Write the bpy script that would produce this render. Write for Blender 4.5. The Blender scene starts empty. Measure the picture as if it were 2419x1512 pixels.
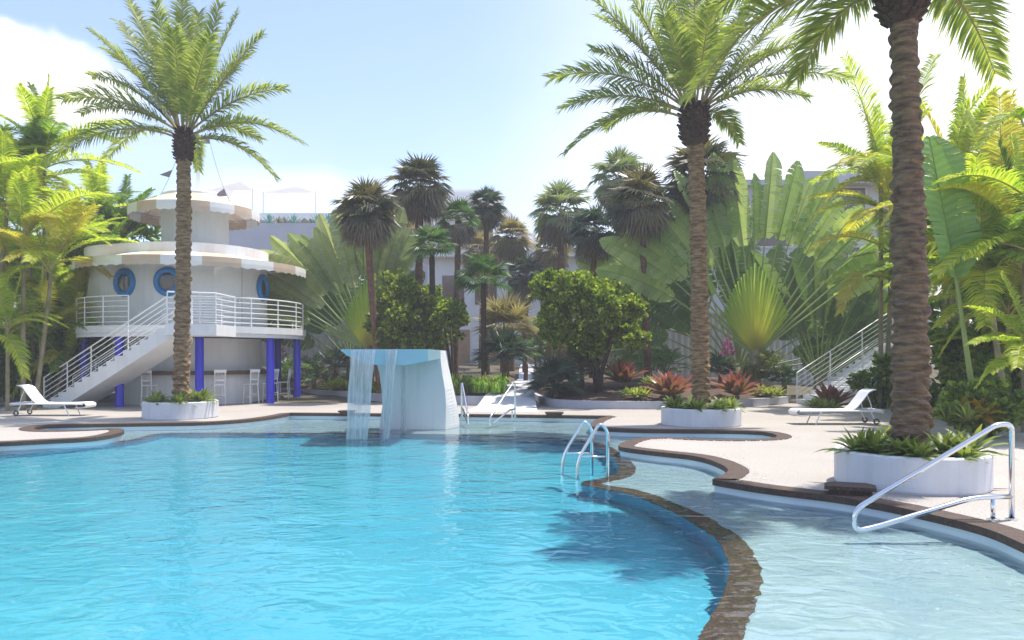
import bpy, math, random
from mathutils import Vector, Matrix, geometry
PI = math.pi
R = math.radians
rng = random.Random(7)
SC = bpy.context.scene
COL = SC.collection
# ---------------------------------------------------------------- survey: camera at 1.67 m over the deck, level, looking +Y
FPX, CX, HY, CH = 1850.0, 1209.0, 845.0, 1.67
def G(x, y, z=0.0):
    """point of the horizontal plane z seen at survey pixel x,y"""
    d = (CH - z) * FPX / (y - HY)
    return Vector(((x - CX) / FPX * d, d, z))
def W(x, y, d):
    """point at distance d"""
    return Vector(((x - CX) / FPX * d, d, CH + (HY - y) / FPX * d))
def sm(a, b, x):
    t = max(0.0, min(1.0, (x - a) / (b - a)))
    return t * t * (3 - 2 * t)
def terrain(x, y):
    return 1.0 * sm(29, 47, y) + 0.5 * sm(47, 70, y)

# ---------------------------------------------------------------- mesh builder
class MB:
    def __init__(s):
        s.v, s.f, s.m, s.t = [], [], [], []
    def add(s, vs, fs, mi=0, ts=None):
        b = len(s.v)
        s.v.extend([tuple(p) for p in vs])
        s.t.extend(ts if ts is not None else [0.0] * len(vs))
        for f in fs:
            s.f.append(tuple(b + i for i in f)); s.m.append(mi)
    def box(s, x0, x1, y0, y1, z0, z1, mi=0, mat=None):
        vs = [Vector(p) for p in ((x0,y0,z0),(x1,y0,z0),(x1,y1,z0),(x0,y1,z0),(x0,y0,z1),(x1,y0,z1),(x1,y1,z1),(x0,y1,z1))]
        if mat is not None: vs = [mat @ p for p in vs]
        s.add(vs, [(3,2,1,0),(4,5,6,7),(0,1,5,4),(1,2,6,5),(2,3,7,6),(3,0,4,7)], mi)
    def tube(s, pts, rad, n=8, mi=0, cap=True, ts=None):
        pts = [Vector(p) for p in pts]
        if not isinstance(rad, (list, tuple)): rad = [rad] * len(pts)
        vs, fs, tt = [], [], []
        ref = None
        for i, p in enumerate(pts):
            t = (pts[min(i + 1, len(pts) - 1)] - pts[max(i - 1, 0)])
            t = t.normalized() if t.length > 1e-9 else Vector((0, 0, 1))
            if ref is None:
                ref = Vector((0, 0, 1)) if abs(t.z) < 0.9 else Vector((1, 0, 0))
            u = (ref - t * ref.dot(t))
            u = u.normalized() if u.length > 1e-6 else t.orthogonal().normalized()
            ref = u
            w = t.cross(u)
            for k in range(n):
                a = 2 * PI * k / n
                vs.append(p + (u * math.cos(a) + w * math.sin(a)) * rad[i])
                tt.append(ts[i] if ts else 0.0)
        for i in range(len(pts) - 1):
            for k in range(n):
                k2 = (k + 1) % n
                fs.append((i*n+k, i*n+k2, (i+1)*n+k2, (i+1)*n+k))
        if cap:
            fs.append(tuple(range(n - 1, -1, -1)))
            fs.append(tuple((len(pts)-1)*n + k for k in range(n)))
        s.add(vs, fs, mi, tt)
    def lathe(s, prof, n=48, a0=0.0, a1=2*PI, c=(0, 0), mi=0, close=False):
        full = abs(a1 - a0 - 2*PI) < 1e-6
        na = n if full else n + 1
        vs = []
        for k in range(na):
            a = a0 + (a1 - a0) * k / n
            for (r, z) in prof: vs.append((c[0] + r*math.cos(a), c[1] + r*math.sin(a), z))
        m = len(prof); fs = []
        mm = m if close else m - 1
        for k in range(n):
            k2 = (k + 1) % na
            for j in range(mm):
                j2 = (j + 1) % m
                fs.append((k*m+j, k2*m+j, k2*m+j2, k*m+j2))
        if close and not full:
            fs.append(tuple(range(m))); fs.append(tuple((na-1)*m + j for j in range(m-1, -1, -1)))
        s.add(vs, fs, mi)
    def prism(s, poly, z0, z1, mi=0, top=True, bot=True):
        n = len(poly)
        vs = [(p[0], p[1], z0) for p in poly] + [(p[0], p[1], z1) for p in poly]
        fs = [(i, (i+1) % n, n + (i+1) % n, n + i) for i in range(n)]
        if top: fs.append(tuple(range(n, 2*n)))
        if bot: fs.append(tuple(range(n-1, -1, -1)))
        s.add(vs, fs, mi)
    def mesh(s, name, mats, smooth=False):
        me = bpy.data.meshes.new(name)
        me.from_pydata(s.v, [], s.f)
        for m in (mats if isinstance(mats, (list, tuple)) else [mats]): me.materials.append(m)
        if any(s.m): me.polygons.foreach_set('material_index', s.m)
        if smooth: me.polygons.foreach_set('use_smooth', [True] * len(s.f))
        if any(s.t):
            at = me.attributes.new('along', 'FLOAT', 'POINT')
            at.data.foreach_set('value', s.t)
        me.update()
        return me
    def build(s, name, mats, parent=None, smooth=False):
        return link(name, s.mesh(name, mats, smooth), parent)
def link(name, me, parent=None, loc=None, rot=None, scale=None):
    o = bpy.data.objects.new(name, me); COL.objects.link(o)
    if parent is not None: o.parent = parent
    if loc is not None: o.location = loc
    if rot is not None: o.rotation_euler = rot
    if scale is not None: o.scale = scale if not isinstance(scale, (int, float)) else (scale,)*3
    return o
def tag(o, label, cat, group=None):
    o['label'] = label; o['category'] = cat
    if group: o['group'] = group
    return o
def thing(name, label, cat, loc, rz=0.0, group=None):
    o = link(name, None, None, loc, (0, 0, rz))
    return tag(o, label, cat, group)
def struct(o, kind='structure'):
    o['kind'] = kind
    return o

# ---------------------------------------------------------------- materials
def newmat(name):
    m = bpy.data.materials.new(name); m.use_nodes = True
    nt = m.node_tree
    for n in list(nt.nodes): nt.nodes.remove(n)
    out = nt.nodes.new('ShaderNodeOutputMaterial')
    return m, nt, out
def N(nt, typ, **kw):
    n = nt.nodes.new(typ)
    for k, v in kw.items(): setattr(n, k, v)
    return n
def ramp(nt, fac, stops):
    r = N(nt, 'ShaderNodeValToRGB')
    els = r.color_ramp.elements
    els[0].position, els[0].color = stops[0][0], (*stops[0][1], 1)
    els[1].position, els[1].color = stops[-1][0], (*stops[-1][1], 1)
    for p, c in stops[1:-1]:
        e = els.new(p); e.color = (*c, 1)
    nt.links.new(fac, r.inputs[0])
    return r.outputs[0]
def pmat(name, c1, c2=None, scale=4.0, rough=0.6, bump=0.0, bscale=40.0, metal=0.0, spec=0.5, detail=4.0, speck=None, lo=.35, hi=.65, streak=0, zs=1):
    """principled with two-tone noise, optional fine speckle and bump"""
    m, nt, out = newmat(name)
    p = N(nt, 'ShaderNodeBsdfPrincipled')
    p.inputs['Roughness'].default_value = rough
    p.inputs['Metallic'].default_value = metal
    p.inputs['Specular IOR Level'].default_value = spec
    geo = N(nt, 'ShaderNodeTexCoord')
    if zs != 1:
        mz = N(nt, 'ShaderNodeMapping'); mz.inputs['Scale'].default_value = (1, 1, zs); nt.links.new(geo.outputs['Object'], mz.inputs[0])
        class geo: outputs = {'Object': mz.outputs[0]}
    if c2 is None: c2 = tuple(x * .88 for x in c1)
    nz = N(nt, 'ShaderNodeTexNoise'); nz.inputs['Scale'].default_value = scale; nz.inputs['Detail'].default_value = detail
    nt.links.new(geo.outputs['Object'], nz.inputs['Vector'])
    col = ramp(nt, nz.outputs[0], [(lo, c1), (hi, c2)])
    if speck:
        n2 = N(nt, 'ShaderNodeTexNoise'); n2.inputs['Scale'].default_value = speck[0]; n2.inputs['Detail'].default_value = 2
        nt.links.new(geo.outputs['Object'], n2.inputs['Vector'])
        f = N(nt, 'ShaderNodeMapRange'); f.inputs['From Min'].default_value = speck[2]; f.inputs['From Max'].default_value = speck[2] + .12
        nt.links.new(n2.outputs[0], f.inputs['Value'])
        mx = N(nt, 'ShaderNodeMix', data_type='RGBA')
        nt.links.new(f.outputs[0], mx.inputs['Factor']); nt.links.new(col, mx.inputs['A'])
        mx.inputs['B'].default_value = (*speck[1], 1)
        col = mx.outputs['Result']
    if streak:
        mp = N(nt, 'ShaderNodeMapping'); mp.inputs['Scale'].default_value = (5, 5, .35)
        nt.links.new(geo.outputs['Object'], mp.inputs[0])
        n3 = N(nt, 'ShaderNodeTexNoise'); n3.inputs['Scale'].default_value = 1.3; n3.inputs['Detail'].default_value = 6; n3.inputs['Roughness'].default_value = .6
        nt.links.new(mp.outputs[0], n3.inputs['Vector'])
        f3 = N(nt, 'ShaderNodeMapRange'); f3.inputs['From Min'].default_value = .48; f3.inputs['From Max'].default_value = .75; f3.inputs['To Max'].default_value = streak
        nt.links.new(n3.outputs[0], f3.inputs['Value'])
        m3 = N(nt, 'ShaderNodeMix', data_type='RGBA'); nt.links.new(f3.outputs[0], m3.inputs['Factor']); nt.links.new(col, m3.inputs['A'])
        m3.inputs['B'].default_value = (c1[0]*.62, c1[1]*.58, c1[2]*.52, 1); col = m3.outputs['Result']
    nt.links.new(col, p.inputs['Base Color'])
    if bump:
        nb = N(nt, 'ShaderNodeTexNoise'); nb.inputs['Scale'].default_value = bscale; nb.inputs['Detail'].default_value = 5
        nt.links.new(geo.outputs['Object'], nb.inputs['Vector'])
        b = N(nt, 'ShaderNodeBump'); b.inputs['Strength'].default_value = bump; b.inputs['Distance'].default_value = .03
        nt.links.new(nb.outputs[0], b.inputs['Height']); nt.links.new(b.outputs[0], p.inputs['Normal'])
    nt.links.new(p.outputs[0], out.inputs[0])
    return m
def leafmat(name, stops, trans=0.45, rough=0.42, along=None, tint=1.3, spec=.4, obj=False, tv=(1.15,1.2,.6), ak=.75, ribs=0):
    """leaf: colour varies leaf by leaf (random per island); along = stops down the leaf mixed in"""
    m, nt, out = newmat(name)
    g = N(nt, 'ShaderNodeNewGeometry')
    k = len(stops)
    src = g.outputs['Random Per Island']
    if obj:
        oi = N(nt, 'ShaderNodeObjectInfo'); mm = N(nt, 'ShaderNodeMix', data_type='FLOAT'); mm.inputs['Factor'].default_value = .22
        nt.links.new(oi.outputs['Random'], mm.inputs['A']); nt.links.new(src, mm.inputs['B']); src = mm.outputs['Result']
    col = ramp(nt, src, [(i / max(1, k - 1), c) for i, c in enumerate(stops)])
    if along:
        a = N(nt, 'ShaderNodeAttribute', attribute_name='along')
        c2 = ramp(nt, a.outputs['Fac'], along)
        mx = N(nt, 'ShaderNodeMix', data_type='RGBA'); mx.inputs['Factor'].default_value = ak
        nt.links.new(col, mx.inputs['A']); nt.links.new(c2, mx.inputs['B'])
        col = mx.outputs['Result']
    bmp = None
    if ribs:
        a = N(nt, 'ShaderNodeAttribute', attribute_name='along')
        k1 = N(nt, 'ShaderNodeMath', operation='MULTIPLY'); k1.inputs[1].default_value = ribs; nt.links.new(a.outputs['Fac'], k1.inputs[0])
        k2 = N(nt, 'ShaderNodeMath', operation='SINE'); nt.links.new(k1.outputs[0], k2.inputs[0])
        bmp = N(nt, 'ShaderNodeBump'); bmp.inputs['Distance'].default_value = .012; bmp.inputs['Strength'].default_value = .55
        nt.links.new(k2.outputs[0], bmp.inputs['Height'])
        k3 = N(nt, 'ShaderNodeMapRange'); k3.inputs['From Min'].default_value = -1; k3.inputs['To Min'].default_value = .9; k3.inputs['To Max'].default_value = 1.05
        nt.links.new(k2.outputs[0], k3.inputs['Value'])
        mz = N(nt, 'ShaderNodeMix', data_type='RGBA', blend_type='MULTIPLY'); mz.inputs['Factor'].default_value = 1
        nt.links.new(col, mz.inputs['A']); nt.links.new(k3.outputs[0], mz.inputs['B']); col = mz.outputs['Result']
    p = N(nt, 'ShaderNodeBsdfPrincipled'); p.inputs['Roughness'].default_value = rough
    p.inputs['Specular IOR Level'].default_value = spec
    nt.links.new(col, p.inputs['Base Color'])
    if bmp: nt.links.new(bmp.outputs[0], p.inputs['Normal'])
    t = N(nt, 'ShaderNodeBsdfTranslucent')
    mu = N(nt, 'ShaderNodeMix', data_type='RGBA', blend_type='MULTIPLY'); mu.inputs['Factor'].default_value = 1
    nt.links.new(col, mu.inputs['A']); mu.inputs['B'].default_value = (tint*tv[0], tint*tv[1], tint*tv[2], 1)
    nt.links.new(mu.outputs['Result'], t.inputs[0])
    s = N(nt, 'ShaderNodeMixShader'); s.inputs[0].default_value = trans
    nt.links.new(p.outputs[0], s.inputs[1]); nt.links.new(t.outputs[0], s.inputs[2])
    nt.links.new(s.outputs[0], out.inputs[0])
    return m

M = {}
M['deck'] = pmat('deck_terrazzo', (.45,.415,.375), (.39,.355,.315), .5, .75, .35, 60, speck=(38, (.27,.23,.19), .54), detail=9, lo=.3, hi=.7)
M['coping'] = pmat('brown_coping', (.085,.052,.036), (.06,.036,.025), 9, .7, .5, 70, speck=(60, (.22,.15,.10), .60))
M['pooltile'] = pmat('pale_pool_wall', (.70,.78,.82), (.62,.73,.79), 2, .35)
M['shelf'] = pmat('pale_shelf_plaster', (.44,.62,.66), (.38,.57,.63), 1.2, .5, .2, 20)
M['deepfloor'] = pmat('turquoise_pool_floor', (.07,.52,.70), (.10,.58,.74), .5, .5)
M['deepwall'] = pmat('turquoise_pool_wall', (.05,.40,.66), (.06,.44,.70), .8, .45)
M['band'] = pmat('stone_band', (.13,.085,.06), (.075,.05,.036), 6, .8, .6, 30, speck=(25, (.22,.16,.11), .58))
M['pebble'] = pmat('white_pebbles', (.56,.52,.48), (.38,.34,.31), 12, .7)
M['white'] = pmat('white_stucco', (.80,.80,.79), (.74,.74,.74), 1.3, .85, .25, 90, streak=.2)
M['white2'] = pmat('white_paint', (.82,.82,.80), (.78,.78,.77), 3, .45)
M['planterwhite'] = pmat('planter_stucco', (.74,.74,.76), (.68,.68,.71), 2, .85, .3, 80, streak=.3)
M['lavwall'] = pmat('pale_grey_stucco', (.50,.50,.55), (.45,.45,.51), 2, .9, .3, 60)
M['path'] = pmat('grey_path', (.62,.62,.66), (.54,.55,.60), 2.0, .85, .3, 50)
M['blue'] = pmat('blue_paint', (.032,.034,.62), (.028,.03,.55), 2, .3)
M['port'] = pmat('porthole_blue', (.015,.20,.50), (.015,.17,.45), 2, .35)
M['glass'] = pmat('brown_glass', (.05,.032,.022), (.03,.02,.015), 2, .08, spec=.8)
M['beige'] = pmat('beige_awning', (.58,.45,.34), (.54,.42,.31), 3, .8)
M['awnwhite'] = pmat('white_awning', (.78,.77,.74), (.74,.73,.71), 3, .8)
M['counter'] = pmat('brown_counter', (.13,.07,.045), (.09,.05,.03), 5, .45)
M['steel'] = pmat('polished_steel', (.78,.80,.82), (.74,.76,.78), 4, .13, metal=1.0)
M['soil'] = pmat('brown_mulch', (.13,.085,.06), (.075,.05,.036), 9, .95, 1.0, 45)
M['ground'] = pmat('garden_soil', (.12,.10,.06), (.08,.07,.04), .8, .95, .5, 8)
M['datetrunk'] = pmat('date_trunk', (.38,.24,.12), (.12,.07,.035), 4.5, .9, 1.0, 14, lo=.36, hi=.66, zs=4.5, detail=7)
M['shadedate'] = pmat('shaded_date_trunk', (.28,.18,.10), (.09,.055,.035), 4.5, .9, 1.0, 14, lo=.36, hi=.66, zs=4.5, detail=7)  # same bark, darkened to paint in the nearest trunk's shaded side
M['boot'] = pmat('palm_boot', (.10,.055,.035), (.045,.026,.018), 9, .95, 1.0, 30)
M['fantrunk'] = pmat('fan_trunk', (.20,.10,.055), (.10,.05,.03), 8, .9, .8, 20)
M['darktrunk'] = pmat('dark_bark', (.055,.04,.03), (.03,.022,.018), 8, .95, .8, 20)
M['ringtrunk'] = pmat('areca_stem', (.33,.27,.16), (.20,.17,.09), 3, .7, .4, 14)
M['rubber'] = pmat('grey_rubber', (.09,.075,.065), (.07,.06,.05), 8, .7)
M['sling'] = pmat('white_sling', (.80,.80,.80), (.76,.76,.77), 6, .8, .3, 200)
M['fountain'] = pmat('pale_blue_plaster', (.74,.73,.72), (.71,.70,.70), 1.0, .6, .3, 30, streak=.3)
M['basinreflect'] = pmat('pool_reflection_basin', (.34,.53,.59), (.30,.49,.56), 1.5, .35)  # cyan reflection of the pool put into the basin colour
M['hotel'] = pmat('hotel_render', (.60,.59,.62), (.55,.54,.58), .6, .9)
M['hotelw'] = pmat('hotel_white', (.78,.77,.77), (.72,.71,.72), .6, .9)
M['terracewall'] = pmat('terrace_stucco', (.58,.58,.62), (.53,.53,.57), .8, .9, .3, 20)
M['brownpane'] = pmat('brown_panes', (.16,.10,.085), (.12,.075,.065), .5, .12, spec=.7)
M['frame'] = pmat('window_frame', (.72,.70,.68), None, 3, .5)
M['fence'] = pmat('corrugated_white', (.66,.66,.70), (.60,.60,.65), 1.5, .5)
M['timber'] = pmat('warm_timber', (.42,.27,.15), (.33,.20,.11), 3, .7)
M['tent'] = leafmat('tent_canvas', [(.80,.79,.80), (.80,.79,.80)], .6, .9, tint=.9, tv=(1,1,1))
M['flag'] = pmat('grey_pennant', (.22,.20,.20), (.18,.17,.17), 4, .8)
# foliage
M['date'] = leafmat('date_leaflets', [(.17,.22,.055), (.25,.30,.08), (.36,.38,.12), (.12,.18,.05)], .5, tint=1.5)
M['daterachis'] = pmat('date_rachis', (.36,.27,.10), (.28,.22,.08), 5, .6)
M['areca'] = leafmat('areca_leaflets', [(.18,.28,.035), (.32,.40,.05), (.48,.50,.08), (.26,.35,.05), (.50,.44,.10)], .55, tint=1.65)
M['arecadark'] = leafmat('dark_palm_leaflets', [(.08,.15,.03), (.14,.22,.04), (.24,.31,.06)], .55, tint=1.7)
M['arecagold'] = leafmat('golden_palm_leaflets', [(.42,.40,.07), (.46,.35,.07), (.33,.40,.06), (.50,.46,.12)], .55, tint=1.6)
M['arecarachis'] = pmat('areca_rachis', (.38,.42,.12), (.42,.32,.10), 4, .5)
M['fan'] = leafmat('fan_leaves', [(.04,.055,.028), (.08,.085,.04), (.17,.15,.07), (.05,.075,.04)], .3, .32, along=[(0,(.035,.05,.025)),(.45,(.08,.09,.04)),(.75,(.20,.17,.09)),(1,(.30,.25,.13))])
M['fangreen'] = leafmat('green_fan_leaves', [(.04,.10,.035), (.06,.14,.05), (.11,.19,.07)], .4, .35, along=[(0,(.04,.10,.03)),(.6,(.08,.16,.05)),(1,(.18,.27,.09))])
M['fanhaze'] = leafmat('hazed_fan_leaves', [(.17,.23,.12), (.24,.28,.14), (.30,.30,.15)], .4, along=[(0,(.16,.22,.11)),(.6,(.28,.33,.17)),(1,(.40,.40,.22))])  # light green, with distance haze painted into the leaf colour
M['fantan'] = leafmat('tan_fan_leaves', [(.22,.19,.10), (.30,.24,.13), (.18,.19,.09)], .4, along=[(0,(.20,.19,.10)),(.6,(.32,.27,.14)),(1,(.42,.35,.19))])  # tan, with haze lightening put in for the far crowns
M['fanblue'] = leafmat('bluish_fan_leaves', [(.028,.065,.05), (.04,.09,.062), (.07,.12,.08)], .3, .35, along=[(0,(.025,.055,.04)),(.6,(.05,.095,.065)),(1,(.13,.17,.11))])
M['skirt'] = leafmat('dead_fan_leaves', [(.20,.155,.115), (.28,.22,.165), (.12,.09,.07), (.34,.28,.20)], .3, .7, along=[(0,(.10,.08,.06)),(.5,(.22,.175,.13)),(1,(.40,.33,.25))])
M['clusia'] = leafmat('clusia_leaves', [(.05,.09,.016), (.12,.18,.025), (.28,.34,.05), (.08,.13,.02), (.40,.44,.08)], .45, .32, tint=1.6)
M['travel'] = leafmat('traveler_blades', [(.20,.30,.09), (.29,.38,.14), (.41,.48,.22), (.24,.34,.12)], .5, .32, tint=1.6, spec=.5, obj=True, ribs=230)
M['traveldark'] = leafmat('traveler_blades_dark', [(.08,.15,.05), (.12,.20,.07), (.18,.26,.10)], .4, .45, obj=True, ribs=230)
M['travelpale'] = leafmat('traveler_blades_pale', [(.27,.32,.16), (.37,.40,.23), (.22,.28,.13), (.32,.37,.19)], .5, .45, obj=True, ribs=230)
M['petiole'] = leafmat('traveler_petioles', [(.26,.34,.10), (.30,.38,.12)], .1, .5)
M['sheath'] = leafmat('traveler_sheaths', [(.56,.56,.12), (.50,.54,.14)], .6, tint=1.9, rough=.5, along=[(0,(.44,.36,.08)), (.35,(.66,.62,.14)), (1,(.22,.36,.09))])
M['brom'] = leafmat('bromeliad_leaves', [(.28,.15,.07), (.22,.14,.06)], .35, .35, along=[(0,(.20,.19,.05)), (.45,(.30,.17,.06)), (.75,(.30,.09,.06)), (1,(.32,.03,.08))], tint=1.0, tv=(1,1,1))
M['varieg'] = leafmat('yellow_green_leaves', [(.12,.19,.03), (.28,.34,.05), (.42,.44,.10), (.16,.24,.04)], .35)
M['hosta'] = leafmat('planter_leaves', [(.07,.12,.025), (.15,.21,.04), (.26,.30,.07), (.10,.16,.03)], .4)
M['fern'] = leafmat('fern_leaflets', [(.08,.15,.06), (.13,.21,.09), (.19,.27,.12)], .4)
M['lime'] = leafmat('lime_blades', [(.22,.38,.05), (.30,.46,.07), (.17,.30,.05)], .45)
M['grassgreen'] = leafmat('strap_blades', [(.10,.16,.04), (.18,.22,.06), (.30,.27,.09)], .4)
M['reddark'] = leafmat('maroon_leaves', [(.10,.02,.025), (.16,.04,.045), (.07,.02,.02)], .3, tint=1.0, tv=(1,1,1))
M['pink'] = leafmat('pink_petals', [(.60,.06,.34), (.50,.04,.26), (.70,.14,.42)], .4, tint=1.0, tv=(1,1,1))
M['cream'] = leafmat('cream_petals', [(.70,.62,.38), (.62,.55,.30)], .4, tint=1.0, tv=(1,1,1))
M['redflower'] = leafmat('red_petals', [(.60,.04,.02), (.5,.03,.03)], .3, tint=1.0, tv=(1,1,1))
M['agave'] = leafmat('agave_leaves', [(.08,.25,.22), (.12,.30,.26), (.20,.34,.29)], .2, tv=(1,1,1))
M['dryagave'] = leafmat('dry_agave_leaves', [(.24,.27,.22), (.18,.20,.17), (.30,.28,.24)], .15)
M['bush'] = leafmat('bush_leaves', [(.06,.11,.025), (.12,.18,.035), (.20,.28,.05), (.30,.36,.07)], .45, tint=1.6)
M['bushlight'] = leafmat('light_bush_leaves', [(.12,.22,.05), (.20,.31,.07), (.28,.38,.10)], .45)
M['croton'] = leafmat('croton_leaves', [(.50,.33,.04), (.42,.24,.03), (.40,.38,.06)], .4)
M['bigleaf'] = leafmat('big_leaf', [(.18,.30,.10), (.20,.33,.12)], .5, tint=1.5, ribs=120)

def water_material():
    m, nt, out = newmat('pool_water')
    geo = N(nt, 'ShaderNodeNewGeometry')
    mp = N(nt, 'ShaderNodeMapping'); mp.inputs['Scale'].default_value = (1, 1.25, 1); mp.inputs['Rotation'].default_value = (0, 0, .35)
    nt.links.new(geo.outputs['Position'], mp.inputs[0])
    def nz(s, det, dist):
        n = N(nt, 'ShaderNodeTexNoise'); n.inputs['Scale'].default_value = s; n.inputs['Detail'].default_value = det
        n.inputs['Distortion'].default_value = dist
        nt.links.new(mp.outputs[0], n.inputs['Vector'])
        return n.outputs[0]
    a, b, c = nz(1.1, 1.0, .6), nz(3.2, 1.5, 1.1), nz(9, 1.0, .6)
    def scale(v, k):
        q = N(nt, 'ShaderNodeMath', operation='MULTIPLY'); q.inputs[1].default_value = k
        nt.links.new(v, q.inputs[0]); return q.outputs[0]
    def addn(p, q):
        n = N(nt, 'ShaderNodeMath', operation='ADD'); nt.links.new(p, n.inputs[0]); nt.links.new(q, n.inputs[1]); return n.outputs[0]
    h = addn(addn(scale(a, .30), scale(b, .17)), scale(c, .03))
    bp = N(nt, 'ShaderNodeBump'); bp.inputs['Strength'].default_value = 1.0; bp.inputs['Distance'].default_value = WATER_BUMP
    nt.links.new(h, bp.inputs['Height'])
    fr = N(nt, 'ShaderNodeFresnel'); fr.inputs['IOR'].default_value = 1.40; nt.links.new(bp.outputs[0], fr.inputs['Normal'])
    gl = N(nt, 'ShaderNodeBsdfGlossy'); gl.inputs['Roughness'].default_value = .03; nt.links.new(bp.outputs[0], gl.inputs['Normal'])
    tr = N(nt, 'ShaderNodeBsdfRefraction'); tr.inputs[0].default_value = (.95, .985, .99, 1); tr.inputs['IOR'].default_value=1.33; tr.inputs['Roughness'].default_value=0; nt.links.new(bp.outputs[0], tr.inputs['Normal'])
    mx = N(nt, 'ShaderNodeMixShader')
    nt.links.new(fr.outputs[0], mx.inputs[0]); nt.links.new(tr.outputs[0], mx.inputs[1]); nt.links.new(gl.outputs[0], mx.inputs[2])
    nt.links.new(mx.outputs[0], out.inputs[0])
    return m
WATER_BUMP = .115
M['water'] = water_material()
def fall_material():
    m, nt, out = newmat('falling_water')
    tc = N(nt, 'ShaderNodeTexCoord')
    mp = N(nt, 'ShaderNodeMapping'); mp.inputs['Scale'].default_value = (17, 17, .8)
    nt.links.new(tc.outputs['Object'], mp.inputs[0])
    n = N(nt, 'ShaderNodeTexNoise'); n.inputs['Scale'].default_value = 1.0; n.inputs['Detail'].default_value = 3
    nt.links.new(mp.outputs[0], n.inputs['Vector'])
    f = N(nt, 'ShaderNodeMapRange'); f.inputs['From Min'].default_value = .38; f.inputs['From Max'].default_value = .68
    f.inputs['To Min'].default_value = .28; f.inputs['To Max'].default_value = .62
    nt.links.new(n.outputs[0], f.inputs['Value'])
    p = N(nt, 'ShaderNodeBsdfPrincipled'); p.inputs['Base Color'].default_value = (.88, .87, .86, 1); p.inputs['Roughness'].default_value = .15
    bp = N(nt, 'ShaderNodeBump'); bp.inputs['Distance'].default_value = .02; nt.links.new(n.outputs[0], bp.inputs['Height']); nt.links.new(bp.outputs[0], p.inputs['Normal'])
    tl = N(nt, 'ShaderNodeBsdfTranslucent'); tl.inputs[0].default_value = (.9, .92, .95, 1)
    m1 = N(nt, 'ShaderNodeMixShader'); m1.inputs[0].default_value = .45
    nt.links.new(p.outputs[0], m1.inputs[1]); nt.links.new(tl.outputs[0], m1.inputs[2])
    t = N(nt, 'ShaderNodeBsdfTransparent'); t.inputs[0].default_value = (.95, .97, .98, 1)
    mx = N(nt, 'ShaderNodeMixShader')
    nt.links.new(f.outputs[0], mx.inputs[0]); nt.links.new(t.outputs[0], mx.inputs[1]); nt.links.new(m1.outputs[0], mx.inputs[2])
    nt.links.new(mx.outputs[0], out.inputs[0])
    return m
M['fall'] = fall_material()

# ---------------------------------------------------------------- plan helpers
def catmull(pts, per=6):
    out = []
    n = len(pts)
    for i in range(n - 1):
        p0, p1, p2, p3 = pts[max(i-1, 0)], pts[i], pts[i+1], pts[min(i+2, n-1)]
        for k in range(per):
            t = k / per
            out.append(.5 * ((2*p1) + (p2-p0)*t + (2*p0-5*p1+4*p2-p3)*t*t + (3*p1-p0-3*p2+p3)*t**3))
    out.append(pts[-1].copy())
    return out
def inside(p, poly):
    x, y = p[0], p[1]; r = False; j = len(poly) - 1
    for i in range(len(poly)):
        xi, yi, xj, yj = poly[i][0], poly[i][1], poly[j][0], poly[j][1]
        if (yi > y) != (yj > y) and x < (xj - xi) * (y - yi) / (yj - yi) + xi: r = not r
        j = i
    return r
def sheet(outer, holes, z, mb, mi=0, extra=()):
    """triangulated flat sheet with holes"""
    vs, es = [], []
    for poly in [outer] + list(holes):
        b = len(vs); n = len(poly)
        vs += [Vector((p[0], p[1])) for p in poly]
        es += [(b + i, b + (i + 1) % n) for i in range(n)]
    vs += [Vector((p[0], p[1])) for p in extra]
    ov, oe, of, *_ = geometry.delaunay_2d_cdt(vs, es, [], 0, 1e-5)
    keep = []
    for f in of:
        c = sum((ov[i] for i in f), Vector((0, 0))) / len(f)
        if inside(c, outer) and not any(inside(c, h) for h in holes):
            a, b2, c2 = ov[f[0]], ov[f[1]], ov[f[2]]
            area = (b2.x-a.x)*(c2.y-a.y) - (b2.y-a.y)*(c2.x-a.x)
            keep.append(tuple(f) if area > 0 else tuple(reversed(f)))
    mb.add([(p.x, p.y, z) for p in ov], keep, mi)
def offset(poly, d, closed=True):
    n = len(poly); out = []
    for i in range(n):
        if closed: a, b = poly[i-1], poly[(i+1) % n]
        else: a, b = poly[max(i-1, 0)], poly[min(i+1, n-1)]
        t = Vector((b[0]-a[0], b[1]-a[1])); t = t.normalized() if t.length > 1e-9 else Vector((1, 0))
        out.append(Vector((poly[i][0] - t.y*d, poly[i][1] + t.x*d, 0)))
    return out
def strip(mb, inner, outer, z0, z1, mi=0, closed=True):
    """solid ring between two outlines"""
    n = len(inner)
    vs = [(p[0], p[1], z1) for p in inner] + [(p[0], p[1], z1) for p in outer] + [(p[0], p[1], z0) for p in inner] + [(p[0], p[1], z0) for p in outer]
    fs = []
    for i in range(n if closed else n - 1):
        j = (i + 1) % n
        fs += [(i, j, n+j, n+i), (2*n+j, 2*n+i, 3*n+i, 3*n+j), (2*n+i, 2*n+j, j, i), (n+i, n+j, 3*n+j, 3*n+i)]
    mb.add(vs, fs, mi)

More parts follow.
